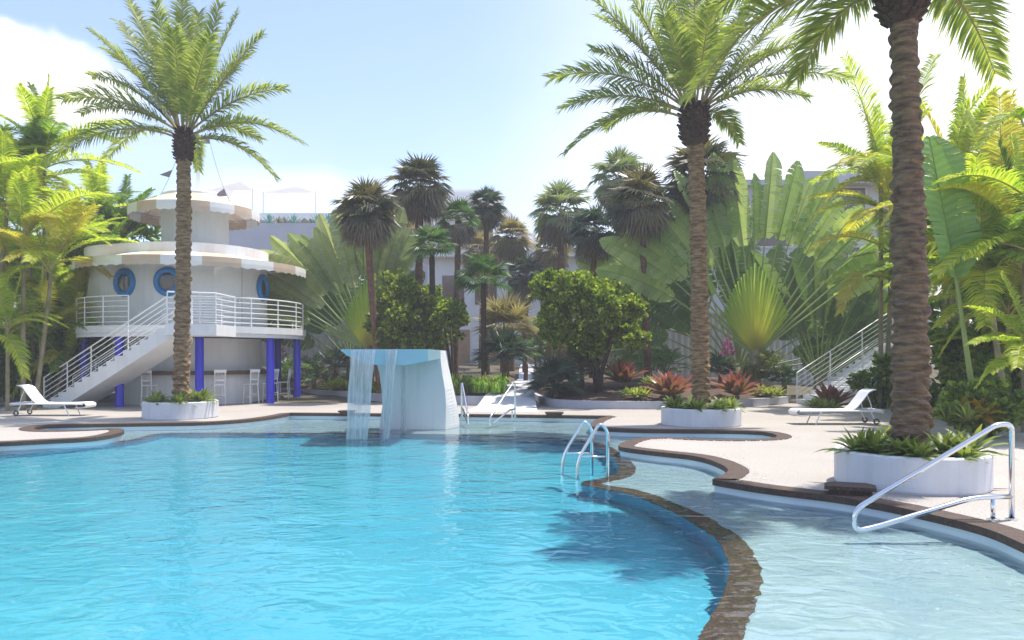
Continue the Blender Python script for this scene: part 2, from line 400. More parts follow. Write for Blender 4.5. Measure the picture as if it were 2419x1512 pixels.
# ================================================================ SETTING: pool, deck, ground
def gl(lst, z=0): return [G(x, y, z) for x, y in lst]
WZ = -.16
seg_spit = catmull([Vector((-20, 15.6, 0))] + gl([(-150,1049),(0,1046),(100,1041),(200,1036),(250,1030),(281,1022.5),(290,1017),(281,1013.5),(262,1013),(200,1016),(133,1017.5),(95,1017),(76,1013.5),(88,1008.5),(133,1004.5),(333,1001),(466,999),(566,993.5),(633,986),(668,980),(684,976.5)]), 5)
seg_back = gl([(684,976.5),(806,977.5),(1121,980),(1300,982),(1438,984)])
seg_pen2 = catmull(gl([(1438,984),(1418,989),(1404,995.5),(1397,1003),(1403,1009),(1435,1012.5),(1513,1015.5),(1594,1016.5),(1709,1017.5),(1790,1020),(1825,1025),(1838,1031.5),(1815,1037),(1734,1039),(1640,1037),(1572,1034),(1513,1036),(1484,1042.5),(1467,1050),(1466,1056),(1494,1061),(1552,1068),(1630,1076.5),(1675,1086),(1708,1099),(1724,1111),(1714,1122),(1687,1134)]), 5)
seg_front = catmull(gl([(1687,1134),(1805,1153),(1963,1172),(2065,1188),(2173,1210),(2319,1246),(2418,1285),(2550,1350),(2720,1450)]), 5)
POOL = seg_spit + seg_back[1:] + seg_pen2[1:] + seg_front[1:] + [Vector((3.6, 3.6, 0)), Vector((3.0, 2.6, 0)), Vector((-20, 2.6, 0))]
POOL = [Vector((p.x, p.y, 0)) for p in POOL]
# orientation: make it clockwise so that offset(+d) goes outward (left of travel)
area = sum(POOL[i-1].x*POOL[i].y - POOL[i].x*POOL[i-1].y for i in range(len(POOL)))
if area > 0: POOL.reverse()
OUTW = 1.0
BZ = -.34
deep = catmull([Vector((-19.3, 13.6, 0))] + gl([(-200,1101),(0,1090),(193,1074),(333,1055.5),(372,1045),(400,1040.5),(500,1039.8),(800,1040.5),(1055,1044),(1240,1050),(1330,1056),(1400,1069),(1440,1093),(1462,1123),(1450,1143),(1405,1155),(1372,1164),(1420,1178),(1489,1192),(1588,1235),(1647,1270),(1693,1305),(1717,1356),(1721,1392),(1708,1437),(1685,1482),(1655,1535),(1590,1660),(1440,1880)], BZ), 5)
deep = [Vector((p.x, p.y, 0)) for p in deep] + [Vector((-1, 3.05, 0)), Vector((-19.3, 3.05, 0))]
if sum(deep[i-1].x*deep[i].y - deep[i].x*deep[i-1].y for i in range(len(deep))) > 0: deep.reverse()

EX = [-34, 34, -6, 29.2]
deck_rect = [Vector((EX[0], EX[2], 0)), Vector((EX[1], EX[2], 0)), Vector((EX[1], EX[3], 0)), Vector((EX[0], EX[3], 0))]
mb = MB(); sheet(deck_rect, [POOL], 0.0, mb); struct(mb.build('pool_deck', M['deck']))
mb = MB()
big = [Vector((-1500, -300, 0)), Vector((1500, -300, 0)), Vector((1500, 2500, 0)), Vector((-1500, 2500, 0))]
sheet(big, [deck_rect], -.004, mb); struct(mb.build('ground', M['ground']))
mb = MB(); strip(mb, offset(POOL, -.03), offset(POOL, .27), -.07, .012); struct(mb.build('pool_coping', M['coping']))
mb = MB()
n = len(POOL)
mb.add([(p.x, p.y, -.002) for p in POOL] + [(p.x, p.y, -.42) for p in POOL], [(i, (i+1) % n, n+(i+1) % n, n+i) for i in range(n)])
struct(mb.build('pool_wall', M['pooltile']))
mb = MB(); sheet(POOL, [deep], -.38, mb); struct(mb.build('pool_shelf_floor', M['shelf']))
mb = MB(); sheet(deep, [], -1.2, mb); struct(mb.build('pool_floor', M['deepfloor']))
mb = MB(); n = len(deep)
mb.add([(p.x, p.y, -.381) for p in deep] + [(p.x, p.y, -1.205) for p in deep], [(i, (i+1) % n, n+(i+1) % n, n+i) for i in range(n)])
struct(mb.build('deep_pool_wall', M['deepwall']))
mb = MB(); bo = offset(deep, .27)
jr = random.Random(3)
bo = [p + Vector((jr.uniform(-.015, .015), jr.uniform(-.015, .015), 0)) for p in bo]
strip(mb, deep, bo, -.40, BZ); struct(mb.build('stone_edge_kerb', M['band']))
mb = MB(); sheet(offset(POOL, .0), [], WZ, mb); pw_=struct(mb.build('pool_water', M['water'], None, True)); pw_.cycles.is_caustics_caster=True

# pebbles strewn along the coping
mb = MB()
pr = random.Random(11)
pts = seg_pen2 + seg_front[:22]
po = offset([Vector((p.x, p.y, 0)) for p in pts], 1.0, False)
if inside(po[len(po)//2], POOL): sgn = -1
else: sgn = 1
for i, p in enumerate(pts[:-1]):
    q = pts[i+1]; L = (q - p).length
    t = (q - p).normalized() if L > 1e-6 else Vector((1, 0, 0))
    nrm = Vector((-t.y, t.x, 0)) * sgn
    wide = .10 + .30 * (0.5 + 0.5 * math.sin(i * .35)) ** 2
    for k in range(int(L * 190 * wide)):
        d = .275 + abs(pr.gauss(0, .55)) * wide
        c = p + t * pr.uniform(0, L) + nrm * d
        if inside(c, POOL): continue
        r = pr.uniform(.010, .022)
        a = pr.uniform(0, PI)
        ca, sa = math.cos(a) * r, math.sin(a) * r
        k2 = pr.uniform(.6, 1)
        mb.add([(c.x+ca, c.y+sa, .004), (c.x-sa*k2, c.y+ca*k2, .004), (c.x-ca, c.y-sa, .004), (c.x+sa*k2, c.y-ca*k2, .004), (c.x, c.y, .004+r*.8)],
               [(0,1,4),(1,2,4),(2,3,4),(3,0,4)])
o = struct(mb.build('gravel', M['pebble'], smooth=True), 'stuff'); o['label'] = 'white pebbles strewn on the deck beside the brown pool coping'

# rising garden behind the deck, and the path through it
mb = MB()
NX, NY = 60, 40
xs = [EX[0] + (EX[1]-EX[0]) * i / NX for i in range(NX + 1)]
ys = [EX[3] + (76 - EX[3]) * (j / NY) for j in range(NY + 1)]
tr_ = random.Random(5)
vs = []
for y in ys:
    for x in xs:
        e = min(1, (y - EX[3]) / 3.0) * min(1, max(0, (34 - abs(x)) / 4))
        vs.append((x, y, terrain(x, y) * min(1, (34 - abs(x)) / 6 if abs(x) < 34 else 0) + .01 + tr_.uniform(0, .12) * e))
mb.add(vs, [(j*(NX+1)+i, j*(NX+1)+i+1, (j+1)*(NX+1)+i+1, (j+1)*(NX+1)+i) for j in range(NY) for i in range(NX)])
struct(mb.build('garden_terrain', M['ground'], smooth=True))
mb = MB()
EDG = [(24.0,-1.60,.80),(25.6,-1.15,.80),(27.6,-.95,.80),(29.5,-.60,.80),(33,-.05,.92),(38,.32,1.05),(46,.45,1.25),(62,.8,2.0)]
vs = []
for k in range(len(EDG)-1):
    for q in range(5):
        f = q/5; y, a, b = [EDG[k][c_] + (EDG[k+1][c_]-EDG[k][c_])*f for c_ in range(3)]
        z = .62*sm(24.2, 30.5, y) + max(0, terrain(0, y) + .14 - .62*1)*sm(29, 36, y) + .006
        vs += [(a, y, z), (b, y, z)]
mb.add(vs, [(2*i, 2*i+1, 2*i+3, 2*i+2) for i in range(len(vs)//2-1)])
nv = len(vs)//2
mb.add([v for v in vs] + [(v[0], v[1], -.003) for v in vs], [q_ for i in range(nv-1) for q_ in ((2*i, 2*i+2, 2*nv+2*i+2, 2*nv+2*i), (2*i+1, 2*nv+2*i+1, 2*nv+2*i+3, 2*i+3))])
struct(mb.build('path', M['path']))

# ---------------------------------------------------------------- planting beds with low curved walls
def bed(name, label, front, back_y, h, mat):
    """front: list of deck points left to right; body goes back to back_y"""
    r = thing(name, label, 'planting bed', (front[len(front)//2].x, front[len(front)//2].y, 0))
    org = r.location.copy()
    fr = catmull([Vector((p.x, p.y, 0)) for p in front], 6)
    fr = [p - org for p in fr]
    inn = [Vector((p.x, p.y, 0)) for p in offset(fr, .18, False)]
    mbw = MB(); strip(mbw, fr, inn, 0, h, closed=False)
    a, b, c, d = fr[0], inn[0], fr[-1], inn[-1]
    mbw.add([(a.x,a.y,0),(b.x,b.y,0),(b.x,b.y,h),(a.x,a.y,h),(c.x,c.y,0),(d.x,d.y,0),(d.x,d.y,h),(c.x,c.y,h)], [(0,3,2,1),(4,5,6,7)])
    mbw.build('kerb_wall', mat, r)
    mbs = MB(); rows = 10; n = len(inn); vs = []
    jr = random.Random(len(label))
    for j in range(rows + 1):
        t = j / rows
        for p in inn:
            y = p.y + (back_y - org.y - p.y) * t
            z = h - .04 + .55 * math.sin(min(1, t * 1.15) * PI * .5) * (1 if 0 < j else 0) + (jr.uniform(0, .07) if j else 0)
            vs.append((p.x, y, z))
    mbs.add(vs, [(j*n+i, j*n+i+1, (j+1)*n+i+1, (j+1)*n+i) for j in range(rows) for i in range(n-1)])
    mbs.build('soil', M['soil'], r, True)
    return r
bed('planting_bed', 'low pale kerbed bed of bushes and tall palms between the round tower and the fountain',
    gl([(640,934),(720,938),(800,943),(880,949),(960,954),(1030,953)]) + [Vector(((x_-CX)/FPX*d_, d_, 0)) for x_, d_ in ((1080,27.7),(1130,27.3),(1175,27.9),(1208,29.6),(1226,33.0))], 38, .33, M['lavwall'])
bed('planting_bed', 'low pale kerbed bed of red bromeliads and palmettos behind the middle planter',
    gl([(1258,930),(1262,945),(1285,957),(1330,963),(1420,966),(1560,967),(1700,964),(1840,956),(1868,950)]), 34, .26, M['lavwall'])

# ================================================================ FOLIAGE builders
def bez(p0, p1, p2, t): return p0*(1-t)**2 + p1*2*t*(1-t) + p2*t*t
def bezd(p0, p1, p2, t): return (p1-p0)*2*(1-t) + (p2-p1)*2*t
def pinnate(mb, p0, p1, p2, n=60, ll=.45, lw=.03, droop=.35, fwd=.7, vee=.25, r0=.025, t0=.14, rg=rng, ml=0, mr=1, tipk=.55, roll=0.0, vj=.15):
    """feather frond on a quadratic curve; n leaflets a side"""
    p0, p1, p2 = Vector(p0), Vector(p1), Vector(p2)
    h = p2 - p0; h.z = 0
    if h.length < .05: h = Vector((.05, .02, 0)) + (p1 - p0) * .01
    sd = Vector((0, 0, 1)).cross(h).normalized()
    K = 9
    mb.tube([bez(p0, p1, p2, i/K) for i in range(K+1)], [r0*(1-.85*i/K) for i in range(K+1)], 5, mr, False)
    for i in range(n):
        t = t0 + (1 - t0) * (i + .5) / n
        b = bez(p0, p1, p2, t); T = bezd(p0, p1, p2, t).normalized()
        S = (sd - T * sd.dot(T)).normalized()
        U = T.cross(S)
        if roll:
            c, s_ = math.cos(roll), math.sin(roll)
            S, U = S*c + U*s_, U*c - S*s_
        u = (t - t0) / (1 - t0)
        prof = (.45 + .55*sm(0, .25, u)) * (1 - (1-tipk)*sm(.45, 1, u))
        for sg in (-1, 1):
            L = ll * prof * rg.uniform(.85, 1.1)
            f = fwd * (.7 + .8*u) + rg.uniform(-.12, .12)
            d = (S*sg + T*f + U*(vee + rg.uniform(-vj, vj))).normalized()
            w = (T - d*T.dot(d)); w = (w + U*rg.uniform(-.5, .5)).normalized() * lw*.5
            bb = b + T * rg.uniform(-.3, .3) * (1/n)
            m_ = bb + d * (L*.5)
            d2 = (d + Vector((0, 0, -droop))).normalized()
            e = m_ + d2 * (L*.5)
            mb.add([bb - w*.5, bb + w*.5, m_ + w, m_ - w, e], [(0,1,2,3),(3,2,4)], ml)
def fanleaf(mb, c, ax, nr, L, seg=24, spread=2.2, droop=.25, rg=rng, mi=0, fold=.15, split=.55):
    """palmate leaf: pleated fan split into drooping tips"""
    ax = ax.normalized(); nr = (nr - ax*nr.dot(ax)).normalized(); sd = nr.cross(ax)
    lv_ = rg.uniform(.02, 1)
    dph = 2*spread/seg
    for i in range(seg):
        ph = -spread + (i + .5)*dph
        l = L * (.82 + .18*math.cos(ph*.8)) * rg.uniform(.9, 1.06)
        def dirv(a, k=0): return (ax*math.cos(a) + sd*math.sin(a) + nr*(fold*abs(math.sin(a)) + k)).normalized()
        hw = dph*.5
        a = c + dirv(ph - hw, -.03) * (l*split); b = c + dirv(ph + hw, -.03) * (l*split)
        m_ = c + dirv(ph, .05) * (l*split*1.04)
        e = c + (dirv(ph) + Vector((0, 0, -droop*rg.uniform(.4, 1.5)))).normalized() * l
        mb.add([c, a, m_, b, e], [(0,1,2),(0,2,3),(1,4,2),(2,4,3)], mi, [lv_]*5)
def fan_crown(n, R0, mats_i, rg, emin=-35, emax=88, petk=.5, seg=22, droop=.3):
    mb = MB()
    for i in range(n):
        f = (i + .5)/n
        el = R(emin + (emax - emin) * f) + rg.uniform(-.15, .15)
        az = i*2.399963 + rg.uniform(-.3, .3)
        d = Vector((math.cos(az)*math.cos(el), math.sin(az)*math.cos(el), math.sin(el)))
        pl = R0 * petk * rg.uniform(.85, 1.15)
        c = d*pl + Vector((0, 0, -.04))
        mb.tube([Vector((0,0,0)) + d*.04, d*(pl*.6)+Vector((0,0,.03)), c], .014, 4, 1, False)
        ax = (d + Vector((0, 0, -.25 - .15*math.cos(el)))).normalized()
        up = Vector((0, 0, 1)) if el < 1.2 else Vector((math.cos(az), math.sin(az), 0))*-1
        fanleaf(mb, c, ax, up + d*.01 + Vector((rg.uniform(-.3,.3), rg.uniform(-.3,.3), 0)), R0*(1-petk*.72)*rg.uniform(.85, 1.2), seg, 1.75, droop, rg, 0)
    return mb
def skirt_mesh(n, R0, rg):
    mb = MB()
    for i in range(n):
        az = i*2.399963; el = R(rg.uniform(-76, -8))
        d = Vector((math.cos(az)*math.cos(el), math.sin(az)*math.cos(el), math.sin(el)))
        c = d*(R0*.30) + Vector((0, 0, -.05))
        fanleaf(mb, c, (d + Vector((0,0,-.35))), Vector((d.x, d.y, .3)), R0*.62*rg.uniform(.8, 1.1), 13, 1.3, .5, rg, 0, .1, .45)
    return mb
fg = random.Random(21)
CROWN = {}
for key, mat, n, R0, seg in (('dark','fan',34,1.25,22), ('dark2','fan',32,1.28,22), ('green','fangreen',24,1.1,20), ('pale','fanhaze',34,1.2,20), ('tan','fantan',32,1.2,18), ('blue','fanblue',30,1.2,22)):
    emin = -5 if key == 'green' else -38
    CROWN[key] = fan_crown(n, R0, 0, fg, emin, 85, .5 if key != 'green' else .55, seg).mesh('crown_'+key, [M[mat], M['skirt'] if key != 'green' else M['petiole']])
SKIRT = skirt_mesh(30, 1.6, fg).mesh('skirt', [M['skirt']])
SKIRTTAN = SKIRT.copy(); SKIRTTAN.materials[0] = M['fantan']
def trunk_curve(p0, p1, bow, n=14):
    mid = (p0 + p1)*.5 + bow
    return [bez(p0, mid, p1, i/(n-1)) for i in range(n)]
def fan_palm(label, x, y, d, bx, scale=1.0, kind='dark', skirt=True, tr='fantrunk', r=.14, group='fan palms in the garden behind the pool', name='fan_palm', tilt=None):
    """crown centre seen at x,y ; foot under bx"""
    top = W(x, y, d)
    base = Vector(((bx - CX)/FPX*d, d + .3, 0)); base.z = terrain(base.x, base.y) + .05
    if d < 34: base.z += .35
    t = thing(name, label, 'palm tree', base, 0, group)
    tp = top - base
    rg = random.Random(int(x*7 + y))
    mb = MB()
    pts = trunk_curve(Vector((0,0,-.3)), tp, Vector((tp.x*.18, 0, 0)), 26)
    mb.tube(pts, [r*(1.25 - .3*min(1, i/5) + .05*math.sin(i*2.3) + .07*(i % 2)) for i in range(26)], 10)
    mb.build('trunk', M[tr], t, True)
    link('crown', CROWN[kind], t, tp, (rg.uniform(-.12,.12), rg.uniform(-.12,.12), rg.uniform(0, 6.28)), scale)
    if skirt:
        link('dead_leaf_skirt', SKIRTTAN if kind in ('tan',) else SKIRT, t, tp, (rg.uniform(-.1,.1), rg.uniform(-.1,.1), rg.uniform(0, 6.28)), scale)
    return t
def leafclump(mb, c, out, n, L, rg, mi=0, wide=.42, spread=1.0, fold=.2):
    """whorl of obovate leaves round a twig end"""
    for k in range(n):
        d = (out + Vector((rg.gauss(0, spread*.7), rg.gauss(0, spread*.7), rg.gauss(0, spread*.7)))).normalized()
        s = d.cross(Vector((rg.uniform(-1,1), rg.uniform(-1,1), rg.uniform(-1,1)))).normalized()
        u = s.cross(d)
        l = L*rg.uniform(.7, 1.2); w = l*wide*.5
        b = c + d*(l*.15) + Vector((rg.uniform(-1,1), rg.uniform(-1,1), rg.uniform(-1,1)))*L*.35
        mb.add([b, b + d*l*.5 + s*w*.8 + u*l*fold*.3, b + d*l*.8 + s*w + u*l*fold*.3, b + d*l, b + d*l*.8 - s*w + u*l*fold*.3, b + d*l*.5 - s*w*.8 + u*l*fold*.3],
               [(0,1,2,3),(0,3,4,5)], mi)
def leafy(mb, c, rad, nclump, per, L, rg, mi=0, shell=.55, lumps=14, wide=.45, flat=1.0, lumpk=.22, lumpr=(.16, .42)):
    """uneven crown: leaf whorls over lumps on an ellipsoid"""
    c = Vector(c)
    cen = []
    for i in range(lumps):
        z = rg.uniform(-1, 1); a = rg.uniform(0, 6.283); q = math.sqrt(1-z*z)
        k = rg.uniform(.48, .86 + lumpk*.4)
        cen.append((Vector((q*math.cos(a)*k, q*math.sin(a)*k, z*k)), rg.uniform(*lumpr)))
    cen.append((Vector((0,0,0)), .6))
    for i in range(nclump):
        lc, lr = rg.choice(cen)
        v = Vector((rg.gauss(0,1), rg.gauss(0,1), rg.gauss(0,1))).normalized()
        k = rg.uniform(shell, 1)
        p = lc + v*lr*k
        out = (p.normalized()*.6 + v + Vector((0, 0, .35))).normalized()
        P = Vector((p.x*rad[0], p.y*rad[1], p.z*rad[2]))
        leafclump(mb, c + P, out, per, L, rg, mi, wide)
def rosette(mb, n, L, w, rg, lo=10, hi=80, curve=.6, mi=0, c=Vector((0,0,0)), segs=4, fold=.25, tip=.0):
    for i in range(n):
        f = (i + .5)/n
        el = R(lo + (hi - lo)*f) + rg.uniform(-.12, .12); az = i*2.399963 + rg.uniform(-.25, .25)
        l = L*rg.uniform(.75, 1.1)*(1 - .25*f)
        d = Vector((math.cos(az)*math.cos(el), math.sin(az)*math.cos(el), math.sin(el)))
        s = Vector((-math.sin(az), math.cos(az), 0))
        p = c + d*.02; vs = []; ts = []
        for k in range(segs + 1):
            t = k/segs
            ww = w*(.55 + .9*t if t < .5 else 1.0 - ((t-.5)*2)**2.2*(1-tip))*.5
            u = s.cross(d)
            vs += [p - s*ww - u*0, p - u*(ww*fold*2), p + s*ww]; ts += [t]*3
            p = p + d*(l/segs)
            d = (d + Vector((0, 0, -curve/segs*(.5 + t)))).normalized()
        fs = []
        for k in range(segs):
            a = k*3
            fs += [(a, a+1, a+4, a+3), (a+1, a+2, a+5, a+4)]
        mb.add(vs, fs, mi, ts)
def paddle(mb, p0, p1, dirv, up, L, wmax, rg, ml=0, mp=1, nseg=13, droop=.5, pr0=.05, tear=.16, bend=-.12):
    """traveler's palm leaf: petiole p0-p1, torn paddle blade along dirv"""
    K = 5
    side0 = dirv.cross(up).normalized()
    mb.tube([p0.lerp(p1, i/K) for i in range(K+1)], [pr0*(1 - .55*i/K) for i in range(K+1)], 6, mp, False)
    d = dirv.normalized(); up = (up - d*up.dot(d)).normalized(); sd = d.cross(up)
    mid = []
    q = p1.copy(); dd = d.copy()
    for i in range(nseg + 1):
        mid.append((q.copy(), dd.copy()))
        q = q + dd*(L/nseg); dd = (dd + Vector((0, 0, bend/nseg))).normalized()
    mb.tube([m_[0] + up*.004 for m_ in mid], [pr0*.45*(1-.8*i/nseg) for i in range(nseg+1)], 4, mp, False)
    for sg in (-1, 1):
        tw = 0.0
        for i in range(nseg):
            a, da = mid[i]; b, db = mid[i+1]
            def wd(s): return wmax*.5*max(.02, (1 - abs(2*(s-.46)/1.12)**7))*(.5+.5*sm(0,.12,s))*(1-.30*sm(.75,1,s))
            wa, wb = wd(i/nseg), wd((i+1)/nseg)
            if rg.random() < .3: tw = rg.uniform(-.18, .18)
            fwd = .35
            dr = droop*rg.uniform(.7, 1.3)
            gap = tear*rg.random() if rg.random() < .7 else 0
            oa = (sd*sg + d*fwd + up*(.62 + tw)).normalized(); 
            ob = oa
            oc = (oa + Vector((0, 0, -dr)) - up*.35*(1+tw)).normalized()
            m1, m2 = a + oa*wa*.5, b + ob*wb*.5 - d*gap*wb*.5
            e1, e2 = m1 + oc*wa*.55*rg.uniform(.84, 1.08), m2 + oc*wb*.55*rg.uniform(.84, 1.08) - d*gap*wb
            sa, sb = i/nseg + .01, (i+1)/nseg + .01
            mb.add([a, b, m2, m1, e1, e2], [(0,1,2,3),(3,2,5,4)], ml, [sa, sb, sb, sa, sa, sb])

# ================================================================ DATE PALMS
def ribbed_trunk(mb, pts, rads, rows, k, amp, rg, mi=0, nth=48, per=7):
    """old leaf bases: staggered overlapping scale rows around the stem"""
    n = rows*per
    vs = []; jit = [[rg.uniform(.35, 1.25) for _ in range(k)] for _ in range(rows + 1)]; 
    offs = [rg.uniform(-.12, .12) for _ in range(rows+1)]
    rowj = [rg.uniform(-1, 1) for _ in range(rows+1)]
    L = len(pts) - 1
    for i in range(n + 1):
        f = i/n*L; j = min(int(f), L-1); p = pts[j].lerp(pts[j+1], f-j)
        r = rads[j] + (rads[j+1]-rads[j])*(f-j)
        for a in range(nth):
            th = 2*PI*a/nth
            v = i/per + .22*math.sin(th*2 + 1.3 + .17*i/per) + .16*math.sin(th*3+.4*i/per) + .10*math.sin(th*5 - .9*i/per)
            rw = math.floor(v); fv = v - rw
            u = th/(2*PI)*k + (.5 if rw % 2 else 0) + offs[rw % (rows+1)]
            cell = int(math.floor(u)) % k; fu = u - math.floor(u)
            bump = (math.sin(PI*fu)**.4) * (sm(0, .5, fv)*(1 - sm(.66, 1.0, fv)))
            rr = r*(1 + amp*(bump*jit[rw % (rows+1)][cell] - .3) + .055*math.sin(i*.9+rowj[rw % (rows+1)]*9)*rowj[rw % (rows+1)] + .02*math.sin(th*13+i*1.7)*math.sin(i*.73+th*5))
            vs.append((p.x + rr*math.cos(th), p.y + rr*math.sin(th), p.z - .02*bump))
    mb.add(vs, [(i*nth+a, i*nth+(a+1) % nth, (i+1)*nth+(a+1) % nth, (i+1)*nth+a) for i in range(n) for a in range(nth)], mi)
def date_palm(label, base, top, r0, r1, rows, tips, d0, boot_r, boot_h, fr, seed, lean=Vector((0,0,0))):
    """tips: (x, y, depth offset, lift, size) tip pixels at about the palm's distance"""
    t = thing('date_palm', label, 'palm tree', base, 0, 'date palms in round white planters')
    rg = random.Random(seed)
    tp = top - base
    mb = MB()
    pts = trunk_curve(Vector((0,0,-.25)), tp, lean, 16)
    rads = [r0 + (r1 - r0)*min(1, i/15*1.05) + (.06*r0 if i == 0 else 0) for i in range(16)]
    ribbed_trunk(mb, pts, rads, int(rows*1.2), 5, .27, rg, per=8, nth=56)
    mb.build('trunk', M['shadedate' if r0 > .22 else 'datetrunk'], t, False)
    # crown base of cut leaf stalks
    mb = MB()
    prof = [(r1*.9, -boot_h*.95), (boot_r*.8, -boot_h*.75), (boot_r, -boot_h*.4), (boot_r*.95, -boot_h*.1), (boot_r*.6, boot_h*.25), (.02, boot_h*.4)]
    mb.lathe([(r, tp.z + z) for r, z in prof], 20, c=(tp.x, tp.y))
    for i in range(120):
        az = i*2.399963; z = -boot_h*.85 + boot_h*1.1*(i/120); q = boot_r*(.72 + .3*math.sin(PI*min(1, (z/boot_h + .9)/1.2)))
        o_ = Vector((math.cos(az), math.sin(az), 0)); b = tp + o_*q*.8 + Vector((0,0,z))
        d = (o_ + Vector((0,0,.55 + rg.uniform(-.2,.3)))).normalized()
        s = Vector((-o_.y, o_.x, 0))*boot_r*.16; u = s.cross(d).normalized()*boot_r*.09; l = boot_r*rg.uniform(.25, .5)
        e = b + d*l
        mb.add([b-s-u, b+s-u, b+s+u, b-s+u, e-s*.6-u*.6, e+s*.6-u*.6, e+s*.6+u*.6, e-s*.6+u*.6], [(0,1,5,4),(1,2,6,5),(2,3,7,6),(3,0,4,7),(4,5,6,7)])
    mb.build('leaf_base_crown', M['boot'], t)
    for (x, y, dd, lift, sz) in tips:
        e = W(x, y, d0 + dd) - base
        v = e - tp
        hor = Vector((v.x, v.y, 0)); hl = max(hor.length, .01); ho = hor/hl
        s0 = tp + ho*boot_r*.55 + Vector((0, 0, boot_h*.15*min(1, max(-1, v.z))))
        v = e - s0
        ctl = s0 + v*.5 + Vector((0, 0, lift*v.length)) - ho*0.0
        mb = MB()
        pinnate(mb, s0, ctl, e, n=int(fr['n']*(.75+.25*sz)), ll=fr['ll']*sz, lw=fr['lw'], droop=fr.get('droop', .45), fwd=.75, vee=.3, r0=.035*sz, t0=.13, rg=rg, tipk=.5, roll=rg.uniform(-.25, .25), vj=.42)
        mb.build('frond', [M['date'], M['daterachis']], t)
    return t

FR = dict(n=135, ll=.72, lw=.034)
# (tip x, tip y, depth, lift, size)
TIPS_A = [(305,2,.6,.10,1),(367,6,-.9,.06,1),(430,-14,.5,.05,1.05),(520,10,-.4,.06,1),(560,34,1.0,.10,.95),(620,84,.3,.12,1),(280,52,1.4,.12,.9),(218,76,-.4,.14,1),
  (216,181,1.0,.20,.9),(147,236,-.2,.24,1),(190,268,.9,.22,.85),(140,362,.2,.26,1),(255,372,1.8,.30,.8),(672,210,.2,.20,1),(708,335,-.2,.30,1),(650,420,.5,.36,1),(615,330,1.4,.32,.85),(468,402,1.7,.60,.7),
  (495,88,-1.6,.10,.95),(408,70,-1.4,.12,.95),(470,222,-1.9,.30,.6),(590,130,1.2,.16,.9),(345,60,.9,.1,.95),(470,30,1.2,.08,1),(250,120,.9,.16,.9)]
baseA = G(427, 986, 0); baseA.z = .30
topA = W(434, 322, baseA.y)
date_palm('slim date palm in front of the round white tower', baseA, topA, .208, .182, 34, TIPS_A, baseA.y, .27, .82, FR, 31, Vector((.05, 0, 0)))
TIPS_B = [(1300,186,.2,.26,1),(1325,258,.5,.24,.9),(1338,360,-.1,.34,1),(1432,305,1.4,.36,.8),(1368,-25,.2,.14,1),(1412,40,1.0,.18,.9),(1398,118,.9,.18,.85),(2002,190,.3,.26,1.05),(1905,232,-.6,.30,1),(1745,338,.9,.55,.8),
  (1520,-110,-.6,.08,1.05),(1640,-150,-.8,.05,1.1),(1720,-120,.6,.06,1.05),(1810,-60,.2,.10,1.05),(1900,20,.8,.14,1),(1960,80,.3,.18,1),(1570,40,-1.6,.12,.95),(1680,10,-1.7,.12,.95),(1590,-70,.9,.08,1),(1450,-70,.5,.1,1),(1770,20,1.3,.12,1),(1850,120,1.3,.2,.9),(1500,30,1.4,.12,.9),(1585,185,-2.0,.35,.6)]
baseB = G(1655, 1003, 0); baseB.z = .30
topB = W(1640, 268, baseB.y)
date_palm('tall date palm between the two pool inlets at mid right', baseB, topB, .215, .185, 38, TIPS_B, baseB.y, .36, .9, FR, 47, Vector((.06, 0, 0)))
baseC = G(2150, 1143, 0); baseC.z = .30
topC = W(2130, -22, baseC.y)
TIPS_C = [(1628,228,.1,.42,1.1),(1880,190,1.5,.50,.95),(2350,176,1.0,.55,.95),(1760,-160,-.8,.3,1.1),(2450,-140,.6,.3,1.1),(2080,-480,-.6,.1,1.1),(2260,-450,.7,.1,1.1),(1850,-330,.7,.2,1.1),(2450,-330,-.4,.2,1.1),(2000,-260,2.0,.25,1),(1700,20,1.2,.4,1),(1900,-20,-1.8,.5,.9)]
FRC = dict(n=125, ll=.72, lw=.036)
date_palm('largest date palm with a thick scaly trunk beside the steel handrail', baseC, topC, .243, .155, 30, TIPS_C, baseC.y, .29, .5, FRC, 59, Vector((.08, 0, 0)))

# ---------------------------------------------------------------- round planters and what grows in them
def planter(label, c, R0, h):
    t = thing('round_planter', label, 'planter', (c.x, c.y, 0), 0, 'round white planters on the deck')
    mb = MB(); mb.lathe([(R0*.985, 0), (R0, .03), (R0, h-.02), (R0-.015, h), (R0-.10, h), (R0-.115, h-.02), (R0-.115, h-.16)], 72)
    mb.build('bowl', M['planterwhite'], t, False)
    mb = MB(); rg = random.Random(int(c.x*10)); n = 30
    vs = [(0, 0, h+.06)]
    for q in (.35, .7, 1.0):
        for k in range(n):
            a = 2*PI*k/n; rr = (R0-.116)*q
            vs.append((rr*math.cos(a), rr*math.sin(a), h - .09 + .13*(1-q) + (rg.uniform(0,.05) if q < 1 else 0)))
    fs = [(0, 1+k, 1+(k+1) % n) for k in range(n)]
    for j in range(2):
        fs += [(1+j*n+k, 1+(j+1)*n+k, 1+(j+1)*n+(k+1) % n, 1+j*n+(k+1) % n) for k in range(n)]
    mb.add(vs, fs); mb.build('soil', M['soil'], t, True)
PLANTERS = [('white round planter at the foot of the palm by the tower', baseA, 182),
            ('white round planter at the foot of the palm between the pool inlets', baseB, 190),
            ('largest nearest white round planter beside the steel handrail', baseC, 375)]
PR = {}
for lab, b, px in PLANTERS:
    R0 = px/2/FPX*b.y*math.cos(math.atan2(b.x, b.y)); PR[lab] = R0
    PH = .216*px/FPX*b.y; planter(lab, b, R0, PH)
